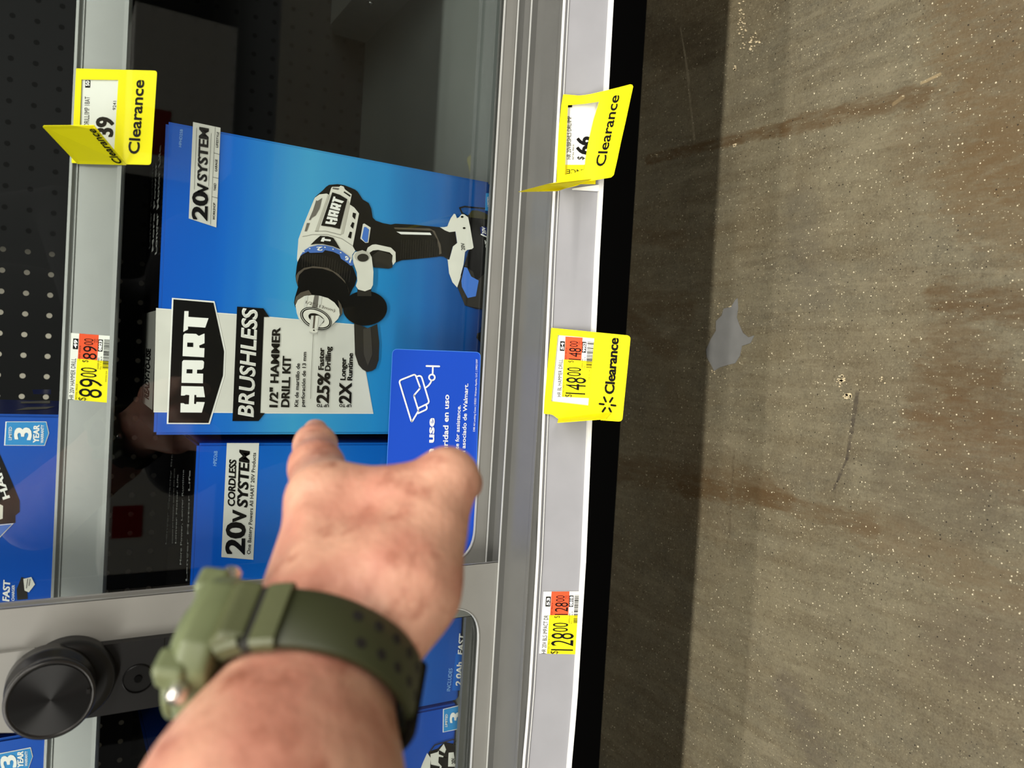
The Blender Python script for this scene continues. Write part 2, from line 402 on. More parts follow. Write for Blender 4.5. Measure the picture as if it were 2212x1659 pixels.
# ---------------------------------------------------------------- locked display case
H0 = CAMH
ZD = H0-0.375          # deck
YB = 1.115             # back panel
XL, XR = -1.1, 1.0
case = thing('display_case', 'grey steel locking display case standing on the concrete floor', 'display case', (0, 0.85, 0))
def pegboard():
    m = bpy.data.materials.new('black_pegboard'); m.use_nodes = True; nt = m.node_tree; N = nt.nodes; L = nt.links
    b = N['Principled BSDF']; b.inputs['Roughness'].default_value = 0.6; b.inputs['Specular IOR Level'].default_value = 0.12
    g = N.new('ShaderNodeNewGeometry'); s = N.new('ShaderNodeSeparateXYZ'); L.new(g.outputs['Position'], s.inputs[0])
    def mth(op, a, c=None):
        x = N.new('ShaderNodeMath'); x.operation = op
        for k, v in enumerate((a, c)):
            if v is None: continue
            if isinstance(v, (int, float)): x.inputs[k].default_value = v
            else: L.new(v, x.inputs[k])
        return x.outputs[0]
    fx = mth('SUBTRACT', mth('FRACT', mth('DIVIDE', mth('SUBTRACT', s.outputs['X'], 0.3814-0.0127-2.54), 0.0254)), 0.5)
    fz = mth('SUBTRACT', mth('FRACT', mth('DIVIDE', mth('SUBTRACT', s.outputs['Z'], H0+0.0623-0.0127-2.54), 0.0254)), 0.5)
    r = mth('SQRT', mth('ADD', mth('MULTIPLY', fx, fx), mth('MULTIPLY', fz, fz)))
    hole = mth('LESS_THAN', r, 0.125)
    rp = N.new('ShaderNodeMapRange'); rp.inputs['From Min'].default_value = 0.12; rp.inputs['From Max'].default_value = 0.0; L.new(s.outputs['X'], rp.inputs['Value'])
    hc = N.new('ShaderNodeMix'); hc.data_type = 'RGBA'; hc.inputs[6].default_value = (0.001, 0.001, 0.001, 1); hc.inputs[7].default_value = (0.5, 0.45, 0.38, 1); L.new(rp.outputs[0], hc.inputs[0])  # holes turn pale towards the left, painting light that comes through them
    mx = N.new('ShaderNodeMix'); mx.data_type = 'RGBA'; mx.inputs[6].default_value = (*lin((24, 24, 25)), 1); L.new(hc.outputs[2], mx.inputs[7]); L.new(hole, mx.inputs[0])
    L.new(mx.outputs[2], b.inputs['Base Color'])
    return m
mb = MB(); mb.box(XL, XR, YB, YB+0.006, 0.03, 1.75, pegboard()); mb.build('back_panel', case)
mb = MB(); mb.box(XL, XR, 0.662, YB, ZD-0.012, ZD, M_deck, 0.001); mb.build('deck', case)
mb = MB(); mb.box(XL, XR, 0.78, 0.80, 0.0, ZD-0.012, M_kick); mb.build('kick_plate', case)
mb = MB()
ZL = H0-0.366
mb.prism([(0.665, ZD-0.0005), (0.6605, ZD-0.0005), (0.6605, H0-0.3545), (0.657, H0-0.3545), (0.657, ZL-0.001), (0.5712, ZL-0.001), (0.5712, ZL-0.03), (0.577, ZL-0.032), (0.577, ZL-0.010), (0.665, ZL-0.020)], XL, XR, M_case)
mb.build('front_ledge', case)
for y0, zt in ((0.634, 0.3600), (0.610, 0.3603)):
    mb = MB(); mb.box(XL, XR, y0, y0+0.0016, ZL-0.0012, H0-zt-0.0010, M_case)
    mb.box(XL, XR, y0-0.0001, y0+0.0017, H0-zt-0.0010, H0-zt, M_glare, 0.0003); mb.build('track_flange', case)  # pale top strip: highlight on the flange put into the colour
for xs in (XL-0.012, XR):
    mb = MB(); mb.box(xs, xs+0.012, 0.66, YB, 0.0, 1.75, M_black); mb.build('side_panel', case)
mb = MB(); mb.box(XL, XR, 0.60, YB+0.006, 1.75, 1.80, M_case, 0.002); mb.build('top_panel', case)
# divider beam on the deck beside the drill cartons
mb = MB()
a0 = 0.4635
mb.prism([(0, 0)]*0 or [(0.78, ZD+0.0005), (1.1145, ZD+0.0005), (1.1145, ZD+0.046), (1.085, ZD+0.062), (0.78, ZD+0.062)], a0, a0+0.06, mat('dark_bracket_steel', (88, 90, 88), 0.4, noise=0.06))
br = mb.build('support_bracket'); tag(br, 'dark grey steel bracket bolted along the case floor at the back', 'bracket')
mb = MB(); p = at(818, 29, 0.9)
mb.lathe([(0.0045, 0), (0.0045, 0.002), (0.0025, 0.0035)], Matrix.Translation((a0, 0.985, ZD+0.04)) @ Matrix.Rotation(-math.pi/2, 4, 'Y'), mat('bolt_steel', (190, 190, 185), 0.25, metal=0.9), 20)
mb.build('bolt', br)

# ---- shelf with its label rail
def rail(mb, yt, zt, length, x0, x1, body, lip, sag=None):
    t = math.radians(30); d = np.array([-math.sin(t), -math.cos(t)]); n = np.array([-math.cos(t), math.sin(t)])
    P = lambda s, h: tuple(np.array([yt, zt]) + d*s + n*h)
    bend = (lambda x: d*sag(x)) if sag else None
    mb.prism([P(0, 0), P(length, 0), P(length, -0.003), P(0, -0.003)], x0, x1, body, bend)
    mb.prism([P(0, -0.003), P(0, 0.0030), P(0.0022, 0.0030), P(0.0030, 0.0002), P(0.003, 0)], x0, x1, lip, bend)
    mb.prism([P(0.0046, 0), P(0.0046, 0.0010), P(0.0054, 0.0010), P(0.0054, 0)], x0, x1, lip, bend)
    mb.prism([P(length-0.0045, 0), P(length-0.0035, 0.0026), P(length, 0.0030), P(length, -0.003)], x0, x1, lip, bend)
    return P, np.array([0, n[0], n[1]])
YU, ZU = 0.70, H0-0.0034
shelf = thing('shelf', 'upper black steel shelf with grey label rail inside the case', 'shelf', (0, 0.9, ZU))
mb = MB(); mb.box(XL+0.001, XR-0.001, 0.706, YB-0.001, ZU-0.022, ZU-0.003, M_black, 0.001); mb.build('shelf_deck', shelf)
mb = MB(); Pu, NU = rail(mb, YU, ZU, 0.0405, XL+0.001, XR-0.001, M_railu, M_railu); o = mb.build('label_rail', shelf); o['label'] = 'grey plastic label rail'
mb = MB(); rail(mb, YU+0.0004, ZU+0.0005, 0.001, XL+0.001, XR-0.001, M_railu, M_railu); 
mb = MB(); mb.box(XL+0.001, XR-0.001, 0.6985, 0.7055, ZU-0.004, ZU-0.0006, mat('worn_front_lip', (150, 138, 116), 0.6, noise=0.25, nscale=120)); mb.build('front_lip', shelf)
SU = plane_surf((0, YU, ZU), NU)
YR, ZR = 0.567, H0-0.366
rail_t = thing('label_rail', 'pale plastic price label rail along the bottom of the case', 'label rail', (0, YR, ZR))
mb = MB(); Pl, NL = rail(mb, YR, ZR, 0.044, XL, XR, M_rail, M_lip, sag=lambda x: float(np.interp(x, [-1.1, -.36, -.30, -.17, -.03, .10, .33, 1.0], [.004, .0045, .0062, .0062, .0036, .0016, 0, 0]))); mb.build('label_channel', rail_t)
mb = MB(); mb.box(XL, XR, YR-0.001, YR+0.0035, ZR-0.012, ZR+0.0006, M_case, 0.0005); mb.build('mounting_strip', rail_t)
SL = plane_surf((0, YR, ZR), NL)

# ---------------------------------------------------------------- sliding doors
def pane_mat():
    m = bpy.data.materials.new('door_glass'); m.use_nodes = True; nt = m.node_tree; N = nt.nodes; L = nt.links
    for n in list(N):
        if n.type == 'BSDF_PRINCIPLED': N.remove(n)
    tr = N.new('ShaderNodeBsdfTransparent'); tr.inputs[0].default_value = (0.95, 0.97, 0.96, 1)
    gl = N.new('ShaderNodeBsdfGlossy'); gl.inputs['Roughness'].default_value = 0.0
    fr = N.new('ShaderNodeFresnel'); ge = N.new('ShaderNodeNewGeometry')
    io = N.new('ShaderNodeMapRange'); io.inputs['To Min'].default_value = 1.38; io.inputs['To Max'].default_value = 1/1.38     # the same reflectance on both faces of the thin pane
    L.new(ge.outputs['Backfacing'], io.inputs['Value']); L.new(io.outputs[0], fr.inputs[0])
    mx = N.new('ShaderNodeMixShader'); L.new(fr.outputs[0], mx.inputs[0]); L.new(tr.outputs[0], mx.inputs[1]); L.new(gl.outputs[0], mx.inputs[2])
    L.new(mx.outputs[0], N['Material Output'].inputs[0])
    return m
M_glass = pane_mat()
def door(name, label, x0, x1, yf, zlow, stile_l, stile_r, rail_b, rad):
    """steel frame with a round-cornered opening and a glass pane; yf is its front face"""
    z0, z1 = H0-0.3657, 1.60
    d = thing(name, label, 'sliding door', ((x0+x1)/2, yf, z0))
    ox0, ox1, oz0, oz1 = x0+stile_l, x1-stile_r, H0-zlow, z1-0.05
    inner = rounded([(ox0, oz0), (ox1, oz0), (ox1, oz1), (ox0, oz1)], rad, 10)
    n = len(inner)
    outer = []
    for (x, z) in inner:
        outer.append((x, z))
    cx, cz = (ox0+ox1)/2, (oz0+oz1)/2
    def proj(x, z):     # push the opening's outline out to the rectangle
        kx = (x1-cx if x > cx else cx-x0); kz = (z1-cz if z > cz else cz-z0)
        # corner points go to the corner, side points straight out
        nx = x; nz = z
        if x <= ox0+rad and z <= oz0+rad: 
            return (x0, z0) if (x < ox0+rad*0.9 and z < oz0+rad*0.9) else ((x0, z) if x <= ox0+1e-6 else (x, z0))
        if x >= ox1-rad and z <= oz0+rad:
            return (x1, z0) if (x > ox1-rad*0.9 and z < oz0+rad*0.9) else ((x1, z) if x >= ox1-1e-6 else (x, z0))
        if x >= ox1-rad and z >= oz1-rad:
            return (x1, z1) if (x > ox1-rad*0.9 and z > oz1-rad*0.9) else ((x1, z) if x >= ox1-1e-6 else (x, z1))
        return (x0, z1) if (x < ox0+rad*0.9 and z > oz1-rad*0.9) else ((x0, z) if x <= ox0+1e-6 else (x, z1))
    outer = [proj(x, z) for x, z in inner]
    t = 0.004; mb = MB()
    V = [(x, yf, z) for x, z in inner]+[(x, yf, z) for x, z in outer]+[(x, yf+t, z) for x, z in inner]+[(x, yf+t, z) for x, z in outer]
    F = []
    for i in range(n):
        j = (i+1) % n
        def q(a): 
            seen = []
            for k in a:
                if not any(np.allclose(V[k], V[s]) for s in seen): seen.append(k)
            if len(seen) >= 3: F.append(seen)
        q([i, j, n+j, n+i]); q([2*n+i, 3*n+i, 3*n+j, 2*n+j]); q([i, 2*n+i, 2*n+j, j])
    mb.add(V, F, M_door)
    mb.box(x0, x0+0.0005, yf, yf+t, z0, z1, M_door); mb.box(x1-0.0005, x1, yf, yf+t, z0, z1, M_door)
    mb.box(x0, x1, yf, yf+t, z0, z0+0.0005, M_door); mb.box(x0, x1, yf, yf+t, z1-0.0005, z1, M_door)
    mb.build('door_frame', d)
    mb = MB()                                                     # pale bead painting the glare line round the opening
    for i in range(n):
        j = (i+1) % n
        if abs(inner[i][1]-inner[j][1]) > 0.1: continue
        a = np.array([inner[i][0], yf-0.0006, inner[i][1]]); b = np.array([inner[j][0], yf-0.0006, inner[j][1]])
        c = np.array([cx, yf-0.0006, cz]); 
        ia = a+(np.array([cx if False else a[0], 0, 0])*0); 
        da = np.array([math.copysign(1, cx-a[0]) if abs(a[0]-ox0) < rad or abs(a[0]-ox1) < rad else 0, 0, math.copysign(1, cz-a[2]) if abs(a[2]-oz0) < rad or abs(a[2]-oz1) < rad else 0.0])
        db = np.array([math.copysign(1, cx-b[0]) if abs(b[0]-ox0) < rad or abs(b[0]-ox1) < rad else 0, 0, math.copysign(1, cz-b[2]) if abs(b[2]-oz0) < rad or abs(b[2]-oz1) < rad else 0.0])
        w = 0.0006
        mb.slab([a, b, b+db*w, a+da*w], (0, 0.0025, 0), M_glare)
    mb.build('edge_highlight', d)
    mb = MB(); mb.box(ox0-0.008, ox1+0.008, yf+0.0045, yf+0.0049, oz0-0.008, oz1+0.008, M_glass); g = mb.build('glass_pane', d)
    return d, (ox0, ox1, oz0, oz1)
XS = -0.1860       # right edge of the front door's stile
doorR, oR = door('sliding_door', 'right sliding glass door behind the blue camera sign', -0.2450, 0.98, 0.640, 0.3495, 0.0540, 0.05, 0, 0.030)
doorL, oL = door('sliding_door', 'left sliding glass door carrying the round black lock', -1.05, XS, 0.612, 0.3450, 0.05, 0.0385, 0, 0.034)

# lock on the left door
yl = 0.612
lk = mat('lock_black_plastic', (19, 19, 19), 0.4, noise=0.06, spec=0.25)
lock = thing('door_lock', 'black cam lock with round knob bolted to the left door stile', 'lock', at(110, 1500, yl))
mb = MB()
pod = [at(x, y, yl) for x, y in rounded([(72, 1577), (-40, 1577), (-40, 1412), (75, 1398)], [14, 0, 0, 0])]
mb.slab([(p[0], yl-0.0002, p[2]) for p in pod], (0, -0.004, 0), M_door)
o = mb.build('mounting_plate', lock); o['label'] = 'grey steel plate under the lock'
X0 = at(205, 1545, yl-0.006)[0]; X1 = at(200, 1393, yl-0.006)[0]
mb = MB()
zt_ = at(95, 1450, yl-0.006)[2]; zb_ = at(620, 1400, yl)[2]
pts = rounded([(X0, zb_), (X1, zb_), (X1, zt_), (X0, zt_)], [0.004, 0.004, 0.02, 0.02], 8)
mb.slab([(x, yl-0.001, z) for x, z in pts], (0, -0.008, 0), lk)
zs = at(352, 1440, yl-0.009)[2]
mb.box(X0, X1, yl-0.0094, yl-0.0088, zs-0.0004, zs+0.0004, M_ink)
mb.build('lock_bar', lock)
mb = MB(); kc = at(298, 1466, yl-0.009)
ry = Matrix.Rotation(math.pi/2, 4, 'X')
mb.lathe([(0.0105, 0), (0.0105, 0.0008), (0.0098, 0.0012), (0.0092, -0.0006), (0.002, -0.0006)], Matrix.Translation((kc[0], yl-0.0092, kc[2])) @ ry, mat('screw_well_black', (8, 8, 8), 0.4, spec=0.2), 40, False)
mb.lathe([(0.0026, 0), (0.0026, 0.0012)], Matrix.Translation((kc[0], yl-0.0092, kc[2])) @ ry, M_kick, 16, False)
mb.build('screw_well', lock)
kc = at(150, 1480, yl-0.02)
mb = MB()
mb.lathe([(0.0285, 0), (0.0285, 0.012), (0.0265, 0.016), (0.022, 0.016)], Matrix.Translation((kc[0]+0.001, yl-0.006, kc[2])) @ ry, lk, 64)
mb.build('lock_housing', lock)
kf = at(109, 1513, 0.565)
M_knob = bpy.data.materials.new('turned_knob_face'); M_knob.use_nodes = True
b_ = M_knob.node_tree.nodes['Principled BSDF']; b_.inputs['Base Color'].default_value = (0.06, 0.06, 0.06, 1); b_.inputs['Metallic'].default_value = 0.9; b_.inputs['Roughness'].default_value = 0.2; b_.inputs['Anisotropic'].default_value = 0.85
tg = M_knob.node_tree.nodes.new('ShaderNodeTangent'); tg.direction_type = 'RADIAL'; tg.axis = 'Y'; M_knob.node_tree.links.new(tg.outputs[0], b_.inputs['Tangent'])
mb = MB()
Mk = Matrix.Translation((kf[0], 0.592, kf[2])) @ ry
mb.lathe([(0.0265, -0.004), (0.0265, 0.010), (0.0240, 0.0125), (0.0240, 0.020), (0.0262, 0.0215), (0.0262, 0.0255), (0.0250, 0.027), (0.0236, 0.0265), (0.0232, 0.0262)], Mk, mat('knob_black_metal', (44, 43, 42), 0.3, metal=0.6), 72)
kn = mb.build('knob', lock)
mb = MB(); mb.lathe([(0.0, 0.0260), (0.0231, 0.0264)], Mk, M_knob, 72)
mb.poly([Mk @ Vector((0.0228*math.cos(a), 0.0228*math.sin(a), 0.0268)) for a in np.linspace(0, 2*math.pi, 72, endpoint=False)], M_knob)
fc = mb.build('knob_face', kn)
mb = MB(); mb.box(kf[0]+0.001, kf[0]+0.004, 0.5640, 0.5652, kf[2]-0.0225, kf[2]-0.0205, M_ink); mb.build('index_mark', kn)

# blue sign on the right door's glass
GY = 0.6445
SG = plane_surf((0, GY-0.0006, 0), (0, -1, 0))
sg = thing('security_sign', 'blue camera in use sign stuck on the right glass door', 'sign', at(940, 900, GY-0.0006))
mb = MB()
outl = rounded([(848, 754), (1038, 761), (1022, 1196), (827, 1188)], [11, 11, 16, 16], 6)
mb.slab([SG(x, y, -0.0004) for x, y in outl], (0, -0.0004, 0), M_sign)
inn = rounded([(849, 755), (1037, 762), (1021, 1195), (828, 1187)], [11, 11, 16, 16], 6)
stroke(mb, SG, outl, 1.2, mat('sign_edge', (70, 130, 230), 0.4), 0.0001, True)
mb.build('sign_sheet', sg)
mb = MB(); KZ = Z(830, 740, 6.382)
w = 3.4
stroke(mb, SG, rounded(KZ([(425, 435), (200, 525), (375, 1100), (470, 940), (405, 730), (495, 625)]), [5, 6, 5, 3, 3, 3]), w, M_white, 0.0004, True)
stroke(mb, SG, rounded(KZ([(455, 465), (505, 445), (620, 830), (465, 905)]), [0, 8, 6, 0]), w, M_white, 0.0004)
stroke(mb, SG, rounded(KZ([(575, 860), (595, 915), (465, 975)]), [0, 6, 0]), w, M_white, 0.0004)
stroke(mb, SG, KZ(ellipse(655, 480, 40, 40, n=20)), w, M_white, 0.0004, True)
stroke(mb, SG, KZ([(575, 618), (610, 590), (635, 555), (650, 520)]), w, M_white, 0.0004)
stroke(mb, SG, KZ([(665, 438), (668, 330)]), w, M_white, 0.0004)
stroke(mb, SG, KZ([(580, 323), (755, 328)]), w*1.1, M_white, 0.0004)
text(mb, SG, 'Camera in use', KZ([(660, 2520)])[0], KZ([(692, 1042)])[0], 15.5, M_white, 0.0004, 0.035)
text(mb, SG, 'Cámara de seguridad en uso', KZ([(853, 2345)])[0], KZ([(893, 718)])[0], 11.5, M_white, 0.0004, 0.02)
text(mb, SG, 'Please see an associate for assistance.', KZ([(990, 2210)])[0], KZ([(1052, 865)])[0], 8.2, M_white, 0.0004, 0.015)
text(mb, SG, 'Pregunte a un asociado de Walmart.', KZ([(1092, 2050)])[0], KZ([(1155, 565)])[0], 8.6, M_white, 0.0004, 0.015)
text(mb, SG, 'D88 All Locking Cases | ©2021 Walmart Apollo, LLC. | 59021597', KZ([(1247, 1225)])[0], KZ([(1287, 230)])[0], 3.8, M_white, 0.0004, 0.0)
mb.build('sign_lettering', sg)

# ---------------------------------------------------------------- cartons
BLUE1 = carton_mat('carton_print_blue', [(0.0, (12, 84, 190)), (0.16, (18, 100, 200)), (0.38, (62, 158, 210)), (0.62, (38, 138, 205)), (0.8, (22, 100, 175)), (1.0, (4, 44, 110))], -0.30, 0.0)
BLUE2 = carton_mat('carton_print_deep_blue', [(0.0, (6, 80, 192)), (0.35, (12, 108, 200)), (0.6, (14, 98, 190)), (1.0, (22, 78, 165))], -0.27, 0.0)
BLUE3 = carton_mat('carton_print_royal_blue', [(0.0, (10, 70, 170)), (0.5, (20, 84, 180)), (1.0, (16, 76, 178))], -0.3, 0.0)
def carton(label, x0, x1, yf, depth, z0, z1, front, top, roll=0.0, side=None, group='drill cartons inside the locked case'):
    """printed board box, front face at yf; returns the thing and the surface of its front"""
    t = thing('tool_carton', label, 'box', ((x0+x1)/2, yf+depth/2, z1), group)
    r = 0.0022
    bm = bmesh.new(); bmesh.ops.create_cube(bm, size=1)
    for v in bm.verts: v.co = Vector((x0 if v.co.x < 0 else x1, yf if v.co.y < 0 else yf+depth, z0 if v.co.z < 0 else z1))
    bmesh.ops.bevel(bm, geom=bm.edges[:], offset=r, segments=2, affect='EDGES')
    bm.normal_update()
    if roll:
        bmesh.ops.rotate(bm, verts=bm.verts[:], cent=Vector((x0, yf, z0)), matrix=Matrix.Rotation(-roll, 3, 'Y'))
        bm.normal_update()
    mb = MB(); bm.verts.index_update()
    V = [v.co[:] for v in bm.verts]
    b0 = len(mb.v); mb.v += V
    for f in bm.faces:
        n = f.normal
        m = top if n.z > 0.8 else (side if (side and abs(n.x) > 0.8) else front)
        mb.f.append([v.index for v in f.verts]); mb.m.append(mb.mi(m)); mb.sm.append(False)
    bm.free()
    mb.build('carton_body', t)
    return t
def sheet(parent, fn, name='front_print', label=None):
    mb = MB(); fn(mb); o = mb.build(name, parent, recalc=False)
    if label: o['label'] = label
    return o

# carton with the hammer drill picture
Y1 = 0.690
p_tl = at(331, 937, Y1); p_tr = at(356, 257, Y1)
R1 = math.atan2(p_tr[2]-p_tl[2], p_tr[0]-p_tl[0])
x0_, x1_ = at(838, 938, Y1)[0], at(600, 303, Y1)[0]
c1 = carton('blue hammer drill carton with white logo shield, beside the pointing finger', p_tl[0]+0.001, p_tr[0]+0.0008, Y1, 0.13, ZD+0.0012, (p_tl[2]+p_tr[2])/2-0.0016, BLUE1, M_blk_top, R1*0.75)
S1 = plane_surf((0, Y1, 0), (0, -1, 0))
A_, B_, C_, D_ = Z(620, 390, 9.217), Z(620, 540, 9.217), Z(840, 420, 9.217), Z(553, 415, 3.998)
L0 = 0.0003
def c1_print(mb):
    g = lambda P, m, k=1: art(mb, S1, P, m, L0*k)
    # silver bands and name shield
    g([(337, 667), (512, 680), (503, 890.5), (331.5, 889)], M_silver)
    g([(337, 665.5), (512, 678.5), (512, 680), (337, 667)], M_white, 1.2); g([(331.5, 889), (503, 890.5), (503, 892), (331.5, 890.5)], M_white, 1.2)
    g([(568.5, 683), (765, 700.5), (790.5, 804), (806.5, 893.8), (560.5, 893.2)], M_white)
    g([(570, 684.8), (764, 702), (789, 804), (804.7, 892), (561.6, 891.7)], M_silver, 2)
    HZ = Z(340, 620, 5.185)
    g(HZ([(162, 122), (638, 160), (762, 715), (750, 995), (585, 1535), (103, 1533)]), M_white, 2)
    g(HZ([(178, 138), (626, 177), (744, 722), (732, 990), (570, 1522), (121, 1520)]), M_ink, 3)
    logo(mb, S1, lambda u, v: np.array(HZ([(255+u*1135*0.03+v*262, 1405-u*1135)])[0]), M_white, M_ink, L0*4)
    g(HZ([(890, 220), (1185, 240), (1250, 335), (1190, 335), (1150, 1410), (1200, 1412), (1130, 1500), (838, 1500)]), M_ink, 3)
    text(mb, S1, 'BRUSHLESS', (547.3, 901), (556.3, 670), 34, M_white, L0*4, 0.024, 0.14)
    text(mb, S1, 'BRUSHLESS', (546.0, 899), (555.0, 673), 31.5, M_silver, L0*5, 0.004, 0.14)
    for s, a, b, cp, bo in (('1/2" HAMMER', (598.9, 879.6), (605, 707.7), 18, .045), ('DRILL KIT', (624, 879.2), (628, 769.6), 18, .045),
                            ('Kit de martillo de', (642.9, 878.7), (647, 785), 8, .02), ('perforación de 13 mm', (657, 878.7), (661, 760.5), 8, .02),
                            ('25%', (709.4, 871), (712.8, 805.7), 27, .05), ('Faster', (698.6, 798.8), (699.6, 751.5), 12, .035), ('Drilling', (712.8, 801), (714.5, 749), 12, .035),
                            ('2X', (758, 871), (759.2, 827), 27, .05), ('Longer', (745.5, 821), (746.8, 773), 11.5, .035), ('Runtime', (760, 821.6), (761.8, 763), 11, .035)):
        text(mb, S1, s, a, b, cp, M_ink, L0*4, bo)
    for x in (709.4, 758): text(mb, S1, 'UP TO', (x, 873), (x-26, 872.5), 6.5, M_ink, L0*4, 0.03, up=(0, 1))
    stroke(mb, S1, [(675.9, 722), (672, 800), (669.9, 861)], 0.8, M_silver_d, L0*4)
    # 20V plate
    SZ = Z(340, 240, 6.38)
    g(SZ([(490, 152), (868, 232), (810, 1605), (430, 1480)]), M_silver, 2)
    text(mb, S1, '20', (447.5, 477), (449.3, 416), 34, M_ink, L0*4, .045, .08); text(mb, S1, 'V', (450, 419), (449.2, 397), 24, M_ink, L0*4, .045, .08)
    text(mb, S1, 'SYSTEM', (446.3, 393), (450.8, 279), 21, M_ink, L0*4, .045, .14)
    for a, b in (((505, 1080), (540, 235)), ((703, 1035), (740, 310)), ((728, 1565), (795, 222)), ((775, 578), (855, 602)), ((760, 912), (835, 930)), ((745, 1180), (825, 1200))):
        stroke(mb, S1, SZ([a, b]), 0.7, M_ink2, L0*3)
    for s, a, b in (('WORKSHOP', (790, 1505), (797, 1270)), ('YARD', (803, 1105), (808, 1000)), ('GARAGE', (820, 840), (826, 672)), ('LIFESTYLE', (833, 508), (848, 295))):
        text(mb, S1, s, SZ([a])[0], SZ([b])[0], 5, M_ink, L0*3, .02, .2)
    text(mb, S1, 'HPHD25B', (391.7, 318.4), (394.8, 280), 6, M_lblue, L0*2, 0, .1)
    # hammer drill picture
    g(A_([(540,345),(620,270),(700,205),(770,130),(830,90),(1000,75),(1130,95),(1250,140),(1350,185),(1400,225),(1500,380),(1620,450),(1670,560),(1700,740),(1760,800),(1900,850),(2060,880)])
      + C_([(120,585),(500,605),(850,640),(1000,655),(1190,750),(1310,740),(1345,970),(1260,1040),(1190,1310),(1080,1240),(1000,1235),(800,1260),(500,1290),(250,1310),(170,1340),(0,1400)])
      + D_([(1150,640),(1000,600),(850,500)]) + A_([(900,1300),(600,1300),(400,800)]), M_ink, 3)
    g(D_([(985,560),(1060,505),(1170,545),(1175,650),(1140,662),(1010,650)]), M_ink2, 4)
    g(C_([(90,660),(800,680),(900,730),(1020,1000),(1040,1180),(990,1200),(990,1100),(950,900),(850,725),(110,692)]), M_ink3, 4)
    for k in range(16): stroke(mb, S1, C_([(240+k*48, 900+(k % 3)*10), (225+k*48, 1285-k*2)]), 0.8, M_ink2, L0*4)
    g(C_([(140,745),(810,765),(840,812),(230,797)]), M_white, 5)
    g(D_([(945,520),(960,480),(1000,455),(1030,452),(1160,480),(1200,520),(1202,600),(1178,632),(1170,600),(1175,548),(1150,522),(1050,500),(1005,505),(975,525)]), M_tool, 5)
    g(A_([(545,345),(640,280),(780,262),(830,290),(870,160),(890,130),(1030,130),(1060,105),(1120,125),(1145,180),(1280,280),(1240,480),(1330,540),(1425,660),(1300,1310),(1350,1400),(1290,1480),(1290,1620),(1100,1480),(950,1400),(700,1310),(450,1340),(300,1440),(205,1660),(190,1560),(220,1170),(340,840)]), M_tool, 4)
    g(A_([(800,290),(545,1015),(600,1020),(850,280)]), M_tool_d, 5); g(A_([(1200,390),(1240,480),(1110,1060),(1055,1080)]), M_tool_d, 5)
    stroke(mb, S1, A_([(545,1012),(760,1010),(1060,1085)]), 0.8, M_silver_d, L0*5); stroke(mb, S1, A_([(300,1120),(500,1080),(800,1080),(1080,1160),(1290,1300)]), 0.7, M_silver_d, L0*5)
    g(A_([(385,850),(445,850),(385,1015),(340,1015)]), M_silver_d, 5); g(A_([(505,600),(570,400),(600,410),(690,350),(640,560),(560,700),(480,750),(460,790),(425,790)]), M_silver_d, 5)
    for P in ([(1300,640),(1365,660),(1340,780),(1290,720)], [(1290,830),(1330,850),(1305,965),(1250,910)], [(1240,1020),(1285,1030),(1262,1160),(1200,1130)], [(1130,220),(1255,300),(1245,330),(1115,240)]):
        g(A_(P), M_ink, 5)
    g(A_([(905,145),(1030,160),(1010,190),(890,170)]), M_silver_d, 5)
    g(A_([(888,240),(1040,290),(1188,378),(1040,968),(860,925),(665,900)]), M_ink, 6)
    AZ = A_([(745,862),(905,318),(1115,380),(962,890)]); logo(mb, S1, quadmap(*AZ), M_white, M_ink, L0*7)
    g(A_([(455,1285),(560,1180),(650,1105),(800,1115),(910,1145),(960,1220),(1050,1370),(900,1310),(700,1265),(560,1265)]), M_ink, 6)
    g(A_([(690,1140),(740,1135),(735,1165),(860,1180),(850,1215),(725,1200),(720,1225),(655,1215)]), M_white, 7)
    g(A_([(1500,870),(1530,860),(1655,940),(1610,1240),(1550,1245),(1450,1160)]), M_tool, 5); g(A_([(1520,930),(1560,930),(1620,980),(1590,1230),(1540,1230),(1475,1150)]), M_toolb, 6)
    g(B_([(185,320),(200,240),(260,120),(330,60),(410,30),(440,0),(700,0),(740,-20),(900,0),(1030,60),(1070,140),(1180,230),(1260,300),(1310,360),(1380,560),(1340,700),(1290,780),(1230,920),(1150,1000),(1090,1180),(1090,1260),(1040,1330),(1030,1270),(900,1100),(600,1000),(400,1000),(200,1060),(160,1150),(130,1050),(150,940),(210,740),(170,620),(160,520)]), M_ink, 5)
    for k in range(20):
        a = k/19; stroke(mb, S1, B_([(300+a*950, 110-60*math.sin(a*2.6)+a*a*330), (290+a*930, 350-70*math.sin(a*2.6)+a*a*330)]), 0.9, M_ink2, L0*6)
    g(B_([(165,520),(215,440),(330,360),(520,325),(800,360),(1010,480),(1140,620),(1200,760),(1230,900),(1180,700),(1080,590),(900,440),(700,375),(480,360),(330,400),(230,500),(200,640),(210,720),(170,620)]), M_ink3, 6)
    g(B_([(140,1040),(170,930),(260,850),(420,800),(480,890),(330,920),(200,1000),(155,1090)]), M_ink3, 6)
    g(B_([(1000,990),(1060,1080),(1095,1180),(1090,1260),(1040,1330),(1040,1230)]), M_ink3, 6)
    g(A_([(240,1520),(320,1400),(430,1330),(600,1290),(750,1295),(900,1330),(1080,1410),(1200,1500),(1290,1600),(1310,1690),(1250,1700),(1180,1640),(1060,1560),(1030,1480),(900,1420),(740,1390),(700,1435),(440,1445),(410,1415),(300,1470)]), M_ringb, 7)
    for x, y in ((320,1418),(437,1358),(740,1335),(900,1372),(1052,1440)): g(A_(ellipse(x, y, 17, 11, .3, 12)), M_white, 8)
    text(mb, S1, '2', A_([(690,1320)])[0], A_([(575,1325)])[0], 8.5, M_white, L0*8, .04, up=(0, 1))
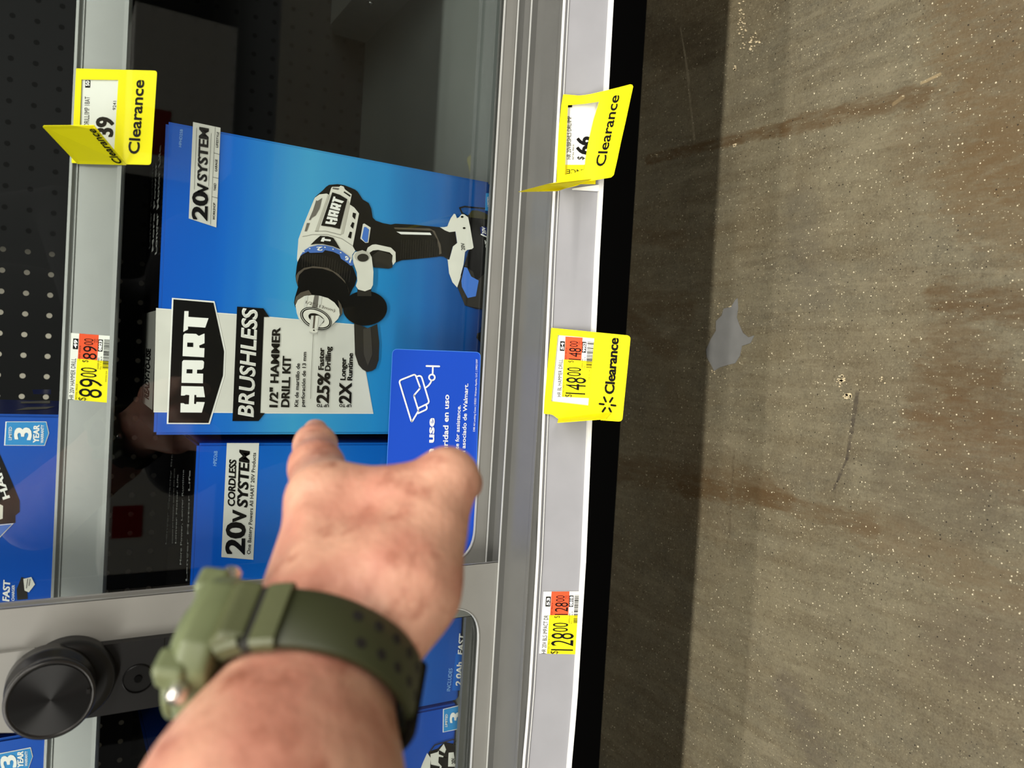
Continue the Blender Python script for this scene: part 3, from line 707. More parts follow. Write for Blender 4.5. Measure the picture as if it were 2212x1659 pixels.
    text(mb, S1, '16', A_([(1265,1570)])[0], A_([(1150,1495)])[0], 9, M_white, L0*8, .04, up=(-.3, .95))
    g(B_([(155,1100),(200,1000),(330,920),(480,900),(620,910),(800,960),(930,1050),(1020,1170),(1035,1290),(1000,1370),(900,1470),(860,1510),(760,1560),(650,1570),(450,1530),(330,1450),(220,1370),(180,1260)]), M_tool, 8)
    g(B_([(530,905),(620,912),(590,1150),(480,1140)]), M_silver_d, 9); g(B_([(620,912),(680,925),(650,1150),(590,1150)]), M_silver, 9); g(B_([(340,918),(400,906),(370,1150),(310,1170)]), M_silver, 9)
    text(mb, S1, '1/2" (13mm)', B_([(350,1065)])[0], B_([(930,1235)])[0], 6, M_ink3, L0*10, 0, up=(.25, -.95))
    for rx, ry_, m, k in ((330, 200, M_ink, 10), (312, 184, M_silver, 11), (300, 172, M_ink, 12), (275, 152, M_tool, 13), (165, 88, M_ink, 14)):
        g(B_(ellipse(555, 1365, rx, ry_, math.radians(24))), m, k)
    g(B_([(455,1310),(610,1310),(705,1390),(690,1430),(600,1530),(575,1625),(500,1648),(430,1630),(400,1590)]), M_silver, 15)
    g(B_([(500,1310),(540,1310),(510,1560),(480,1560)]), M_ink3, 16); g(B_([(540,1310),(600,1310),(570,1580),(520,1580)]), M_tool, 16)
    g(B_(ellipse(495, 1605, 85, 42, .2)), M_tool, 17); g(B_(ellipse(500, 1600, 18, 12, .2)), M_ink, 18)
    g(B_(ellipse(1540, 1160, 440, 345)), M_ink, 6); g(B_([(1385,780),(1660,780),(1665,920),(1385,920)]), M_ink2, 7)
    g(D_([(842,1130),(850,1400),(880,1490),(915,1530),(955,1552),(1000,1542),(1030,1520),(1055,1450),(1060,1300),(1042,1140),(960,1175)]), M_ink2, 5)
    g(D_([(920,1180),(985,1170),(1000,1400),(960,1500),(925,1400)]), mat('grip_sheen_ink', (66, 62, 56), 0.35), 6)
    g(B_([(1290,120),(1330,50),(1480,10),(1620,60),(1665,150),(1700,440),(1690,700),(1650,780),(1530,825),(1400,790),(1350,720),(1380,620),(1370,450),(1300,250)]), M_tool, 9)
    g(B_(ellipse(1475, 130, 155, 108)), M_tool_d, 10); g(B_(ellipse(1487, 160, 112, 78)), M_ink2, 11)
    # battery foot
    g(D_([(1825,200),(1900,160),(1980,190),(2010,250),(2040,262),(2068,300),(2068,1000),(1990,1015),(1900,1010),(1800,980),(1780,930),(1735,820),(1790,640),(1830,510),(1860,480),(1850,380)]), M_ink, 4)
    g(D_([(1735,820),(1800,640),(1870,690),(1890,770),(1990,690),(2040,700),(2040,1008),(1990,1015),(1800,980)]), M_ink2, 5)
    g(C_([(1000,655),(1090,655),(1150,640),(1175,570),(1220,470),(1280,390),(1310,400),(1340,480),(1380,460),(1430,400),(1480,400),(1560,460),(1600,640),(1620,760),(1670,1060),(1640,1090),(1540,1110),(1500,1150),(1470,1400),(1400,1659)]) + D_([(1765,720),(1730,825),(1690,780),(1660,700),(1650,600),(1645,570)]) + C_([(1150,1300),(1190,1300),(1260,1040),(1345,970),(1310,740),(1190,755),(1100,720)]), M_tool, 6)
    for x, y in ((1440,452), (1480,675)): g(C_(ellipse(x, y, 28, 20, n=14)), M_ink, 7)
    g(D_([(1790,650),(1815,655),(1850,730),(1915,765),(1890,900),(1820,915),(1770,820),(1765,770)]), M_toolb, 7)
    text(mb, S1, '20V', (1002, 540.5), (1001, 525), 8, M_ink, L0*8, .01)
    stroke(mb, S1, C_([(1900,285),(1650,262),(1500,245),(1400,270),(1450,380),(1600,460),(1900,520)]), 3.2, M_ink, L0*4)
    g(C_([(1580,400),(1640,320),(1750,325),(1900,370),(1960,420),(1950,500),(1600,460)]), mat('olive_print_ink', (48, 46, 22), .4), 5)
    g(C_([(1795,660),(1880,640),(2030,700),(1990,870),(1820,800)]), M_navy, 6); stroke(mb, S1, C_([(1820,800),(2010,890)]), 2.5, M_white, L0*7)
    text(mb, S1, '20V', C_([(1915,800)])[0], C_([(1905,660)])[0], 8, M_white, L0*7, .02, .3)
    text(mb, S1, 'HART', C_([(2035,1215)])[0], C_([(1985,905)])[0], 11, M_white, L0*7, .05)
    g(C_([(1915,-20),(1900,325),(2105,348),(2112,-20)]), M_badge, 6)
    text(mb, S1, 'LIMITED', C_([(1982,250)])[0], C_([(1978,55)])[0], 4.5, M_white, L0*7, .02)
    text(mb, S1, '3', (1071, 447), (1072.5, 430), 17, M_white, L0*7, .06)
    g(D_([(1940,1165),(1985,1160),(1990,1340),(1940,1340),(1930,1290),(1900,1260),(1905,1220),(1935,1210)]), M_ink, 3)
sheet(c1, c1_print, label='printed front with logo, 20V SYSTEM plate and hammer drill picture')
def c1_top(mb):
    ZT = c1.location.z
    ST = plane_surf((0, 0, ZT), (0.0, 0, 1))
    P = lambda x, y: np.array([x, y, ZT+0.0016+(x-p_tl[0])*math.tan(R1*0.75)])
    xa, xb = p_tl[0], p_tr[0]; w_ = xb-xa
    mb.poly([P(xa+w_*.075, Y1+.003), P(xa+w_*.395, Y1+.003), P(xa+w_*.395, Y1+.125), P(xa+w_*.075, Y1+.09)], M_silver)
    q = lambda u, v: P(xa+w_*u, Y1+0.128-0.125*v)
    def tx(s, u0, u1, v0, v1, m, b=0.02):
        vs, fs = glyphs(s, b); lo, hi = capheight(b); a, c = vs[:, 0].min(), vs[:, 0].max()
        mb.add([q(u0+(u1-u0)*(x-a)/(c-a), v1-(v1-v0)*(y-lo)/(hi-lo))+np.array([0, 0, .0003]) for x, y in vs], fs, m)
    tx('READY-TO-USE', .10, .27, .45, .78, M_ink, .04); tx('cordless tools', .12, .25, .25, .38, M_ink)
    tx('Longer Motor Life', .58, .93, .80, .93, M_white); tx('More Power', .60, .90, .58, .70, M_white); tx('Longer Runtime', .62, .92, .36, .47, M_white)
sheet(c1, c1_top, 'top_print', 'printed top of the carton')

# carton of the impact driver kit
Y2 = 0.700
SS2 = plane_surf((0, Y2, 0), (0, -1, 0))
zt2 = at(419, 1100, Y2)[2]; xr2 = -0.0845; xl2 = -0.3560
c2 = carton('blue impact driver carton with silver CORDLESS SYSTEM plate, behind the hand', xl2, xr2, Y2, 0.16, ZD+0.0005, zt2, BLUE2, M_blk_top)
EZ = Z(280, 920, 4.739); FZ2 = Z(880, 1290, 4.495)
def c2_print(mb):
    g = lambda P, m, k=1: art(mb, SS2, P, m, L0*k)
    g(EZ([(995,175),(1325,175),(1265,1370),(938,1342)]), M_silver, 1)
    for s, a, b, cp, bo, sh in (('20', (528.5, 1197), (530.5, 1129), 42, .045, 0), ('V', (531.6, 1127.8), (532, 1101.5), 30, .045, 0), ('CORDLESS', (506.8, 1094), (510.4, 993.9), 15.5, .03, .1),
                                ('SYSTEM', (534.3, 1096.2), (539.5, 975.3), 23, .045, .12), ('One Battery Powers All HART 20V Products', (540.6, 1196.9), (552.6, 978), 7.8, .01, 0)):
        text(mb, SS2, s, a, b, cp, M_ink, L0*2, bo, sh)
    text(mb, SS2, 'HPID26B', (467.4, 1006.5), (469.9, 974.4), 7.5, M_lblue, L0, 0)
sheet(c2, c2_print, label='silver plate with cordless system lettering')
def c2_panel(mb):
    g = lambda P, m, k=1: art(mb, SS2, P, m, L0*k)
    g(FZ2([(470,545),(600,530),(562,905),(432,905)]), mat('panel_blue_ink', (20, 96, 190), .3), 1)
    text(mb, SS2, 'INCLUDES', (971.7, 1492.9), (976.8, 1443.5), 7.5, M_lblue, L0*2, 0)
    text(mb, SS2, '2.0Ah', (995.7, 1480.9), (998.4, 1430), 12, M_white, L0*2, .04); text(mb, SS2, 'FAST', (1000, 1414), (1003.4, 1370), 12, M_white, L0*2, .05, .1)
    text(mb, SS2, 'BATTERY', (1003.5, 1480), (1006.5, 1447), 5, M_white, L0*2, .01); text(mb, SS2, 'CHARGER', (1009.5, 1412), (1012, 1378), 5.5, M_white, L0*2, .01); text(mb, SS2, 'BAG', (1014, 1347), (1015, 1333), 5, M_white, L0*2, .01)
sheet(c2, c2_panel, 'contents_panel', 'printed panel listing battery and charger')
def c2_top(mb):
    ST = plane_surf((0, 0, zt2), (0, 0, 1))
    for s, a, b, cp in (('Longer Motor Life', (406, 1255), (413, 1016), 3.6), ('More Power, Longer Runtime', (393, 1220), (399, 1015), 3.4), ('Longer Motor Life', (382, 1174), (386.5, 1025), 2.6),
                        ('Compact and lightweight design for tight spaces', (374, 1174), (378.5, 1012), 1.2), ('Longer Capacity Bit', (361, 1176), (374, 982), 2.6)):
        text(mb, ST, s, a, b, cp, M_white, L0*2, .02)
sheet(c2, c2_top, 'top_print', 'black printed top of the carton')

c3 = carton('blue carton with LIMITED 3 badge low in the case, past the watch strap', xl2-0.0045-0.265, xl2-0.0045, 0.702, 0.16, ZD+0.0005, H0-0.080, BLUE3, M_blk_top)
S3 = plane_surf((0, 0.702, 0), (0, -1, 0))
def tool_blob(mb, surf, T):
    art(mb, surf, T([(110,1700),(150,1600),(190,1510),(225,1560),(215,1700)]), M_tool, L0*2)
    art(mb, surf, T([(205,1500),(290,1470),(360,1405),(480,1430),(505,1700),(215,1700)]), M_ink, L0*1)
    art(mb, surf, T([(220,1520),(290,1500),(350,1420),(372,1475),(340,1560),(320,1700),(230,1700)]), M_tool, L0*3)
    for P in ([(300,1480),(380,1525),(365,1545),(300,1520)], [(300,1545),(390,1560),(330,1640),(295,1600)], [(215,1620),(310,1640),(305,1659),(225,1659)]): art(mb, surf, T(P), M_ink, L0*4)
    art(mb, surf, T([(395,1505),(445,1500),(465,1640),(390,1640)]), M_tool, L0*4)
    text(mb, surf, '20V', T([(460,1610)])[0], T([(455,1555)])[0], 8, M_ink, L0*5, .02)
    stroke(mb, surf, T([(215,1490),(260,1430),(440,1375),(460,1390),(440,1430)]), 2.4, M_ink2, L0*5)
def c3_print(mb):
    art(mb, S3, FZ2([(345,1085),(560,1033),(550,1270),(342,1312)]), M_white, L0)
    art(mb, S3, FZ2([(352,1090),(555,1042),(545,1262),(349,1305)]), M_badge, L0*2)
    text(mb, S3, 'LIMITED', FZ2([(384,1256)])[0], FZ2([(388,1132)])[0], 5, M_white, L0*3, .02)
    text(mb, S3, '3', FZ2([(516,1222)])[0], FZ2([(520,1120)])[0], 24, M_white, L0*3, .06)
sheet(c3, c3_print, 'warranty_badge', 'light blue LIMITED 3 badge')
sheet(c3, lambda mb: tool_blob(mb, S3, FZ2), 'tool_picture', 'printed picture of a white and black tool')

# two cartons on the upper shelf
YU2 = 0.7140
xa = at(100, 896, YU2)[0]; xb = at(100, 1580, YU2)[0]
c4 = carton('blue carton on the upper shelf with full 3 YEAR WARRANTY badge and FAST charger picture', xb+0.005, xa, YU2, 0.16, ZU-0.0025, ZU+0.26, BLUE3, M_blk_top, side=M_navy)
c5 = carton('blue carton on the upper shelf, just past the round lock knob', xb-0.262, xb-0.001, YU2+0.002, 0.16, ZU-0.0025, ZU+0.26, BLUE3, M_blk_top, side=M_navy)
S4 = plane_surf((0, YU2, 0), (0, -1, 0)); GZ = Z(0, 880, 3.77)
def badge(mb, surf, T, P, tx):
    art(mb, surf, T(P), M_white, L0)
    P_ = np.array(P, float); c = P_.mean(0); art(mb, surf, T([tuple(c+(p-c)*.955) for p in P_]), M_badge, L0*2)
    for s, a, b, cp, bo in tx: text(mb, surf, s, T([a])[0], T([b])[0], cp, M_white, L0*3, bo)
def c4_print(mb):
    badge(mb, S4, GZ, [(45,115),(378,115),(400,210),(365,312),(33,310)], (('LIMITED', (95,265), (97,158), 6.5, .01), ('3', (256,262), (258,168), 37, .06), ('YEAR', (318,288), (322,142), 13, .05), ('WARRANTY', (355,290), (358,142), 6.5, .02)))
sheet(c4, c4_print, 'warranty_badge', 'light blue warranty badge')
def c4_tool(mb):
    art(mb, S4, GZ([(-60,240),(0,385),(90,590),(160,760),(160,850),(125,880),(125,940),(-60,955)]), M_ink, L0)
    text(mb, S4, 'HART', GZ([(82,732)])[0], GZ([(-30,400)])[0], 16, M_white, L0*2, .06)
    art(mb, S4, GZ([(-60,760),(25,800),(22,905),(-60,930)]), M_tool, L0*2)
    art(mb, S4, GZ([(-60,960),(112,943),(-10,1070),(-60,1110)]), M_white, L0); art(mb, S4, GZ([(-60,966),(98,950),(-12,1060),(-60,1100)]), M_toolb, L0*2)
sheet(c4, c4_tool, 'tool_picture', 'printed picture of a black tool foot')
def c4_charger(mb):
    text(mb, S4, 'FAST', GZ([(76,1578)])[0], GZ([(84,1412)])[0], 15, M_white, L0, .06, .08); text(mb, S4, 'CHARGER', GZ([(117,1575)])[0], GZ([(120,1445)])[0], 6, M_white, L0, .02)
    art(mb, S4, GZ([(135,1480),(175,1380),(215,1395),(225,1560),(140,1568)]), M_ink2, L0); art(mb, S4, GZ([(190,1395),(255,1380),(285,1440),(235,1505),(200,1490)]), M_tool, L0*2)
    stroke(mb, S4, GZ([(225,1395),(215,1470)]), 1.2, M_ink, L0*3); stroke(mb, S4, GZ([(245,1395),(235,1450)]), 1.2, M_ink, L0*3)
sheet(c4, c4_charger, 'charger_picture', 'FAST CHARGER lettering with charger picture')
def c4_side(mb):
    SX = plane_surf((xa, 0, 0), (1, 0, 0))
    for P in ([(33,887),(100,884),(118,879),(60,880)], [(45,868),(108,866),(108,872),(45,872)], [(70,842),(110,842),(110,852),(72,852)]):
        art(mb, SX, P, M_silver_d if P[0][0] != 70 else M_navy, L0)
sheet(c4, c4_side, 'side_print', 'printed side panel')
S5 = plane_surf((0, YU2+0.002, 0), (0, -1, 0)); UZ = Z(0, 1540, 7.373)
def c5_print(mb):
    badge(mb, S5, UZ, [(-250,690),(490,545),(525,690),(460,870),(400,1150),(-300,1300)], (('3', (270,850), (250,660), 34, .06), ('YEAR', (375,860), (372,600), 13, .05), ('WARRANTY', (440,840), (440,600), 6, .02)))
sheet(c5, c5_print, 'warranty_badge', 'light blue warranty badge')

# ---------------------------------------------------------------- price labels
M_lik = mat('label_ink', (14, 13, 13), 0.7, spec=0.08)
M_lik2 = mat('label_small_ink', (40, 36, 30), 0.7, spec=0.08)
def label_face(mb, surf, q, name, num, price, code, lift, seed):
    R = lambda *a: qrect(mb, surf, q, *a)
    R(0, 1, 0, 1, M_paper, lift); R(0, .62, .19, 1, M_yel2, lift+.0001); R(.62, 1, .21, .68, M_org, lift+.0001)
    l2 = lift+.0002; l3 = lift+.0003
    qtext(mb, surf, q, name, .0, .62, .06, .165, M_lik, l2, .0)
    R(.76, .92, .075, .20, M_lik, l2); qtext(mb, surf, q, num, .78, .90, .10, .18, M_white, l3, .04)
    qtext(mb, surf, q, 'RETAIL PRICE', .01, .24, .21, .25, M_lik2, l2, 0)
    qtext(mb, surf, q, '$', .0, .05, .28, .46, M_lik, l2, -.01); qtext(mb, surf, q, price, .055, .335, .29, .84, M_lik, l2, 0.0); qtext(mb, surf, q, '00', .355, .50, .30, .69, M_lik, l2, 0.0)
    qtext(mb, surf, q, 'UNIT PRICE', .60, .82, .235, .27, M_lik2, l2, 0)
    qtext(mb, surf, q, '$', .575, .61, .32, .46, M_lik, l2, -.01); qtext(mb, surf, q, price, .625, .825, .33, .66, M_lik, l2, 0.0); qtext(mb, surf, q, '00', .84, .935, .34, .56, M_lik, l2, 0.0)
    qtext(mb, surf, q, 'PER', .88, .94, .58, .61, M_lik2, l2, 0); qtext(mb, surf, q, 'EA', .89, .94, .635, .665, M_lik2, l2, 0)
    R(.755, .935, .68, .79, M_lik, l2); qtext(mb, surf, q, code, .77, .92, .70, .775, M_white, l3, .03)
    qtext(mb, surf, q, '00000-0001', .49, .66, .69, .73, M_lik2, l2, 0); qtext(mb, surf, q, 'Fac 1 Cap 6', .49, .68, .755, .79, M_lik2, l2, 0)
    qtext(mb, surf, q, '04/05/24', .31, .47, .905, .935, M_lik2, l2, 0)
    rnd = random.Random(seed); u = .50
    while u < .935:
        w = rnd.choice((.004, .008, .012)); R(u, min(u+w, .94), .82, 1.0, M_lik, l2); u += w+rnd.choice((.004, .006, .010))
LABG = 'yellow and orange price labels'
def price_label(desc, surf, n, corners, *a, seed=1):
    q = quadmap(*corners); c = q(.5, .5)
    mb = MB(); mb.slab([surf(*q(u, v), 0.0002) for u, v in ((0, 0), (1, 0), (1, 1), (0, 1))], np.array(n)*0.0003, M_paper)
    label_face(mb, surf, q, *a, 0.0006, seed)
    o = mb.build('price_label', None); 
    return tag(o, desc, 'price label', LABG)
price_label('price label reading 89.00 on the upper rail', SU, NU, ((145, 862), (153.5, 719), (243, 726), (234, 870)), 'HR 20V HAMMER DRILL', '49', '89', '0823', seed=3)
price_label('price label reading 128.00, nearest the lower left of the bottom rail', SL, NL, ((1164.5, 1411), (1174, 1277.5), (1256.5, 1277), (1251, 1413)), 'HR 20V BLS IMPACT DR', '53', '128', '0818', seed=5)

# clearance cards
TAGG = 'yellow clearance cards on the label rails'
def card_with_window(mb, P, outer, inner, off, cuts=None):
    """card outline with a window; P lifts pixels to points"""
    bm = bmesh.new()
    Q = (lambda x, y: (x, y, 0)) if cuts else P
    vo = [bm.verts.new(Q(*p)) for p in outer]; vi = [bm.verts.new(Q(*p)) for p in inner]
    ed = [bm.edges.new((vo[i], vo[(i+1) % len(vo)])) for i in range(len(vo))]+[bm.edges.new((vi[i], vi[(i+1) % len(vi)])) for i in range(len(vi))]
    bmesh.ops.triangle_fill(bm, use_beauty=True, edges=ed)
    if cuts:
        for x in cuts: bmesh.ops.bisect_plane(bm, geom=bm.verts[:]+bm.edges[:]+bm.faces[:], plane_co=(x, 0, 0), plane_no=(1, 0.02, 0))
        for v in bm.verts: v.co = Vector(P(v.co.x, v.co.y))
    bm.normal_update()
    g = bmesh.ops.extrude_face_region(bm, geom=bm.faces[:])
    for v in [e for e in g['geom'] if isinstance(e, bmesh.types.BMVert)]: v.co += Vector(off)
    mb.bm(bm, M_yel); bm.free()
# card on the upper rail
UC = Z(0, 0, 3.998)
tg1 = thing('clearance_card', 'yellow Clearance card folded round the label reading 39 on the upper rail', 'price card', SU(250, 250, 0.003), TAGG)
vert1 = plane_surf(SU(200, 250, 0.0045), NU)
mb = MB()
card_with_window(mb, lambda x, y: vert1(x, y, 0), rounded(UC([(658,592),(1358,612),(1305,1425),(618,1408)]), [3, 7, 7, 2]), UC([(705,688),(1022,692),(985,1330),(682,1330)]), (0, -0.0004, 0.0001))
text(mb, vert1, 'Clearance', UC([(1205,1335)])[0], UC([(1250,695)])[0], 24, M_lik, 0.0008, .02)
mb.build('card_face', tg1)
mb = MB(); q = quadmap(*UC([(690,1330),(708,690),(1020,692),(984,1330)]))
sl1 = lambda x, y, l=0.0: vert1(x, y, l-0.0012)
qrect(mb, sl1, q, -.05, 1.03, -.02, 1.02, M_paper, 0.0004)
qtext(mb, sl1, q, 'DRILL/IMP 18AT', .38, .78, .08, .22, M_lik2, .0006, 0); qrect(mb, sl1, q, .90, 1.0, .08, .22, M_lik, .0006); qtext(mb, sl1, q, '50', .92, .99, .10, .20, M_white, .0008, .02)
qtext(mb, sl1, q, '39', .24, .50, .42, .93, M_lik2, .0006, .05); qtext(mb, sl1, q, '9241', .60, .72, .88, .97, M_lik2, .0006, 0)
mb.build('price_slip', tg1)
hA, hB = vert1(168, 354.5, 0.0005), vert1(274, 357, 0.0005)
oA, oB = at(90, 272, 0.652), at(203, 271, 0.640)
def biq(a, b, c, d): return lambda u, v, l=0.0: (1-v)*((1-u)*a+u*b)+v*((1-u)*d+u*c)
fl = biq(hA, oA, oB, hB)       # u from hinge outwards, v from top to bottom
mb = MB(); mb.slab([fl(0, 0), fl(.97, 0.0), fl(1, .04), fl(1, 1), fl(0, 1)], (0.0004, 0, 0), M_yel)
vs, fs = glyphs('Clearance', .02); lo, hi = capheight(.02); nrm = np.cross(oA-hA, hB-hA); nrm /= np.linalg.norm(nrm)
if nrm@(EYE-hA) < 0: nrm = -nrm
mb.add([fl(.06+.88*(x-vs[:, 0].min())/(np.ptp(vs[:, 0])), .97-.17*(y-lo)/(hi-lo))+nrm*.0007 for x, y in vs], fs, M_lik)
mb.build('card_flag', tg1)

# card on the lower rail, curling outwards, price 66
def curl(x, y, l=0.0):
    """the lower part of the card bends out from the rail"""
    t = max(0.0, (x-1245+ (y-300)*0.02)/110); Y = None
    base = SL(x, y, 0.0034)
    k = 1-0.055*t*t
    return EYE+(base-EYE)*k + NL*l
RC = Z(1050, 180, 6.32)
tg2 = thing('clearance_card', 'yellow Clearance card curling off the bottom rail, showing 66', 'price card', SL(1290, 300, 0.004), TAGG)
mb = MB()
card_with_window(mb, lambda x, y: curl(x, y), RC([(1047,178),(1065,170),(1260,188),(1340,180),(1430,165),(1600,125),(1800,77),(1960,35),(1985,42),(1998,65),(1960,240),(1900,520),(1830,830),(1780,1070),(1735,1265),(1700,1298),(1560,1322),(1430,1345),(1200,1360),(960,1370),(970,1000),(985,700),(1005,480),(1025,300)]),
                 RC([(1112,318),(1330,300),(1535,270),(1495,400),(1460,510),(1418,690),(1380,870),(1352,1040),(1338,1190),(1200,1235),(1070,1265),(1085,900),(1100,600)]), tuple(NL*0.0004), cuts=[1250+6*k for k in range(20)])
text(mb, curl, 'Clearance', RC([(1610,1150)])[0], RC([(1815,185)])[0], 20.5, M_lik, 0.0008, .02, up=(-1, -.02))
mb.build('card_face', tg2)
mb = MB(); sl2 = lambda x, y, l=0.0: SL(x, y, l)
q = quadmap(*RC([(1080,1265),(1110,300),(1560,300),(1500,1265)]))
qrect(mb, sl2, q, 0.15, 1.06, -.03, 1, M_paper, .0008); qrect(mb, sl2, q, -.12, .155, -.12, 1, M_yel2, .0009)
for s, a, b, cp, bo in (('HR 20VBRSHLS DRL/IMP', (1155,1040), (1162,455), 8.5, .0), ('RETAIL PRICE', (1195,1045), (1200,840), 3.4, 0), ('$', (1330,1050), (1333,1005), 14, .01), ('66', (1425,975), (1435,738), 31, .03)):
    text(mb, sl2, s, RC([a])[0], RC([b])[0], cp, M_lik, .0012, bo)
text(mb, sl2, 'CLEARANCE', RC([(1700,1180)])[0], RC([(1100,1180)])[0], 9, M_lik, .0012, .0, up=(0, 1))
qrect(mb, sl2, q, .965, 1.0, .0, .14, M_lik, .0012)
mb.build('price_slip', tg2)
ha, hb = SL(1205, 396, .004), curl(1278, 391)
fl2 = [SL(1128, 417, .0042), SL(1178, 399.5, .012), SL(1205, 396, .004), SL(1278, 391, .006), SL(1243, 406, .008), SL(1222, 411, .008), SL(1203, 413, .006), SL(1160, 413.5, .006)]
fl2[0] = at(1120, 415, 0.520); fl2[1] = at(1178, 399.5, 0.534); fl2[-1] = at(1160, 414, 0.535); fl2[-2] = at(1205, 413, 0.545)
mb = MB(); cc = [np.array(p) for p in fl2]
mb.slab(cc, (0.0004, -0.0003, 0), M_yel)
mb.slab([SL(1235, 409, .0012), SL(1240, 407, .0012), SL(1300, 399, .0012), SL(1297, 411, .0012), SL(1290, 414, .0012), SL(1236, 411, .0012)], tuple(NL*.0004), M_paper)
mb.build('card_flag', tg2)

# flat card with the price 148
DC = Z(1050, 680, 6.32)
tg3 = thing('clearance_card', 'yellow Clearance card on the bottom rail framing the 148.00 label', 'price card', SL(1270, 820, 0.004), TAGG)
n3 = np.array([0, -0.80, 0.60]); card3 = plane_surf(SL(1200, 800, 0.0036), n3)
mb = MB()
card_with_window(mb, lambda x, y: card3(x, y, 0), rounded(DC([(890,178),(1975,285),(1858,1460),(1560,1440),(1690,1345),(975,1415),(905,1362),(780,1350)]), [2, 9, 9, 0, 0, 2, 4, 2]), DC([(980,275),(1478,320),(1395,1238),(890,1180)]), tuple(n3*0.0004))
text(mb, card3, 'Clearance', DC([(1745,1085)])[0], DC([(1812,322)])[0], 21, M_lik, 0.0008, .035)
for a, b in (((1610,1125),(1635,1185)), ((1725,1135),(1690,1190)), ((1550,1215),(1605,1222)), ((1710,1232),(1765,1240)), ((1625,1270),(1590,1320)), ((1680,1275),(1705,1325))):
    stroke(mb, card3, DC([a, b]), 4.4, M_lik, 0.0008)
mb.build('card_face', tg3)
lab3 = lambda x, y, l=0.0: card3(x, y, l-0.0011)
mb = MB(); label_face(mb, lab3, quadmap(*DC([(940,1115),(978,290),(1478,325),(1428,1140)])), 'HR BL HAMMER DRILL', '54', '148', '9952', 0.0002, 8)
mb.slab([lab3(x, y, 0.0001) for x, y in DC([(885,1190),(978,268),(1485,315),(1400,1245)])], tuple(n3*-0.0003), M_paper)
mb.build('price_slip', tg3)
mb = MB()
P0 = [card3(*DC([p])[0], 0.0005) for p in ((985,1420),(1390,1370),(1715,1335))]; P1 = [at(*DC([p])[0], Y) for p, Y in (((1640,1425), .515), ((1300,1452), .522), ((975,1476), .532))]
mb.slab(P0+P1, (0.0004, 0, 0.0), M_yel)
mb.build('card_flag', tg3)

# ---------------------------------------------------------------- the pointing arm (one continuous skin) and the wristwatch
def pz(x, y, z): return atd(x, y, z)
def smin(a, b, k):
    h = np.clip(0.5+0.5*(b-a)/k, 0, 1)
    return b*(1-h)+a*h - k*h*(1-h)
def cone(P, a, b, ra, rb):
    ba = b-a; t = np.clip(((P-a)@ba)/(ba@ba), 0, 1)
    return np.linalg.norm(P-a-t[..., None]*ba, axis=-1) - (ra+(rb-ra)*t)
PALM = [  # tapered limbs: (pixel x, y, distance) to (pixel x, y, distance), radii
    ((590,1750,.232), (690,1420,.275), .0385, .0270), ((700,1430,.283), (700,1400,.287), .0235, .0235),
    ((690,1420,.275), (755,1290,.293), .0270, .0250), ((755,1290,.293), (785,1225,.317), .0255, .0310),
    ((790,1250,.345), (770,1220,.350), .0260, .0260),
    ((720,1340,.290), (703,1085,.318), .0215, .0162), ((690,1330,.292), (692,1185,.332), .0215, .0183),
    ((700,1330,.302), (712,1215,.352), .0200, .0175), ((720,1330,.305), (735,1255,.366), .0200, .0165),
    ((810,1370,.280), (862,1262,.290), .0190, .0222), ((862,1262,.290), (915,1150,.302), .0222, .0168),
    ((745,1078,.322), (865,1088,.314), .0122, .0140), ((865,1088,.314), (940,1055,.315), .0138, .0120), ((780,1150,.322), (860,1160,.315), .024, .020),
]
FINGERS = [
    [((703,1085,.318), (684,1010,.352), .0158, .0118), ((684,1010,.352), (681,962,.380), .0118, .0098), ((681,962,.380), (682,931,.400), .0096, .0066)],          # index, pointing
    [((915,1150,.302), (966,1036,.316), .0158, .0128), ((966,1036,.316), (1004,1044,.334), .0122, .0082)],         # thumb, bent
    [((692,1185,.332), (752,1112,.372), .0140, .0118), ((752,1112,.372), (822,1140,.385), .0112, .0100), ((822,1140,.385), (826,1195,.368), .0098, .0082)],        # middle, curled
    [((712,1215,.352), (775,1160,.395), .0132, .0112), ((775,1160,.395), (845,1185,.398), .0106, .0095), ((845,1185,.398), (838,1228,.380), .0092, .0078)],        # ring, curled
    [((735,1255,.366), (785,1213,.402), .0118, .0098), ((785,1213,.402), (848,1228,.403), .0092, .0082), ((848,1228,.403), (838,1258,.388), .0080, .0068)],        # little, curled
]
FA, FB = pz(590, 1750, .232), pz(690, 1420, .275)
axis = (FB-FA)/np.linalg.norm(FB-FA)
elbow = FA-axis*0.17
def skin_sdf(P):
    d = cone(P, elbow, FA, .047, .0385)
    for a, b, ra, rb in PALM: d = smin(d, cone(P, pz(*a), pz(*b), ra, rb), .010)
    # tendon and knuckle relief on the back of the hand
    for a, b, r in (((668,1300,.268), (672,1120,.300), .0035), ((655,1300,.276), (655,1190,.309), .0032)):
        d = smin(d, cone(P, pz(*a), pz(*b), r, r), .008)
    for fg in FINGERS:
        e = None
        for a, b, ra, rb in fg:
            c = cone(P, pz(*a), pz(*b), ra, rb); e = c if e is None else smin(e, c, .006)
        d = smin(d, e, .0045)
    return d
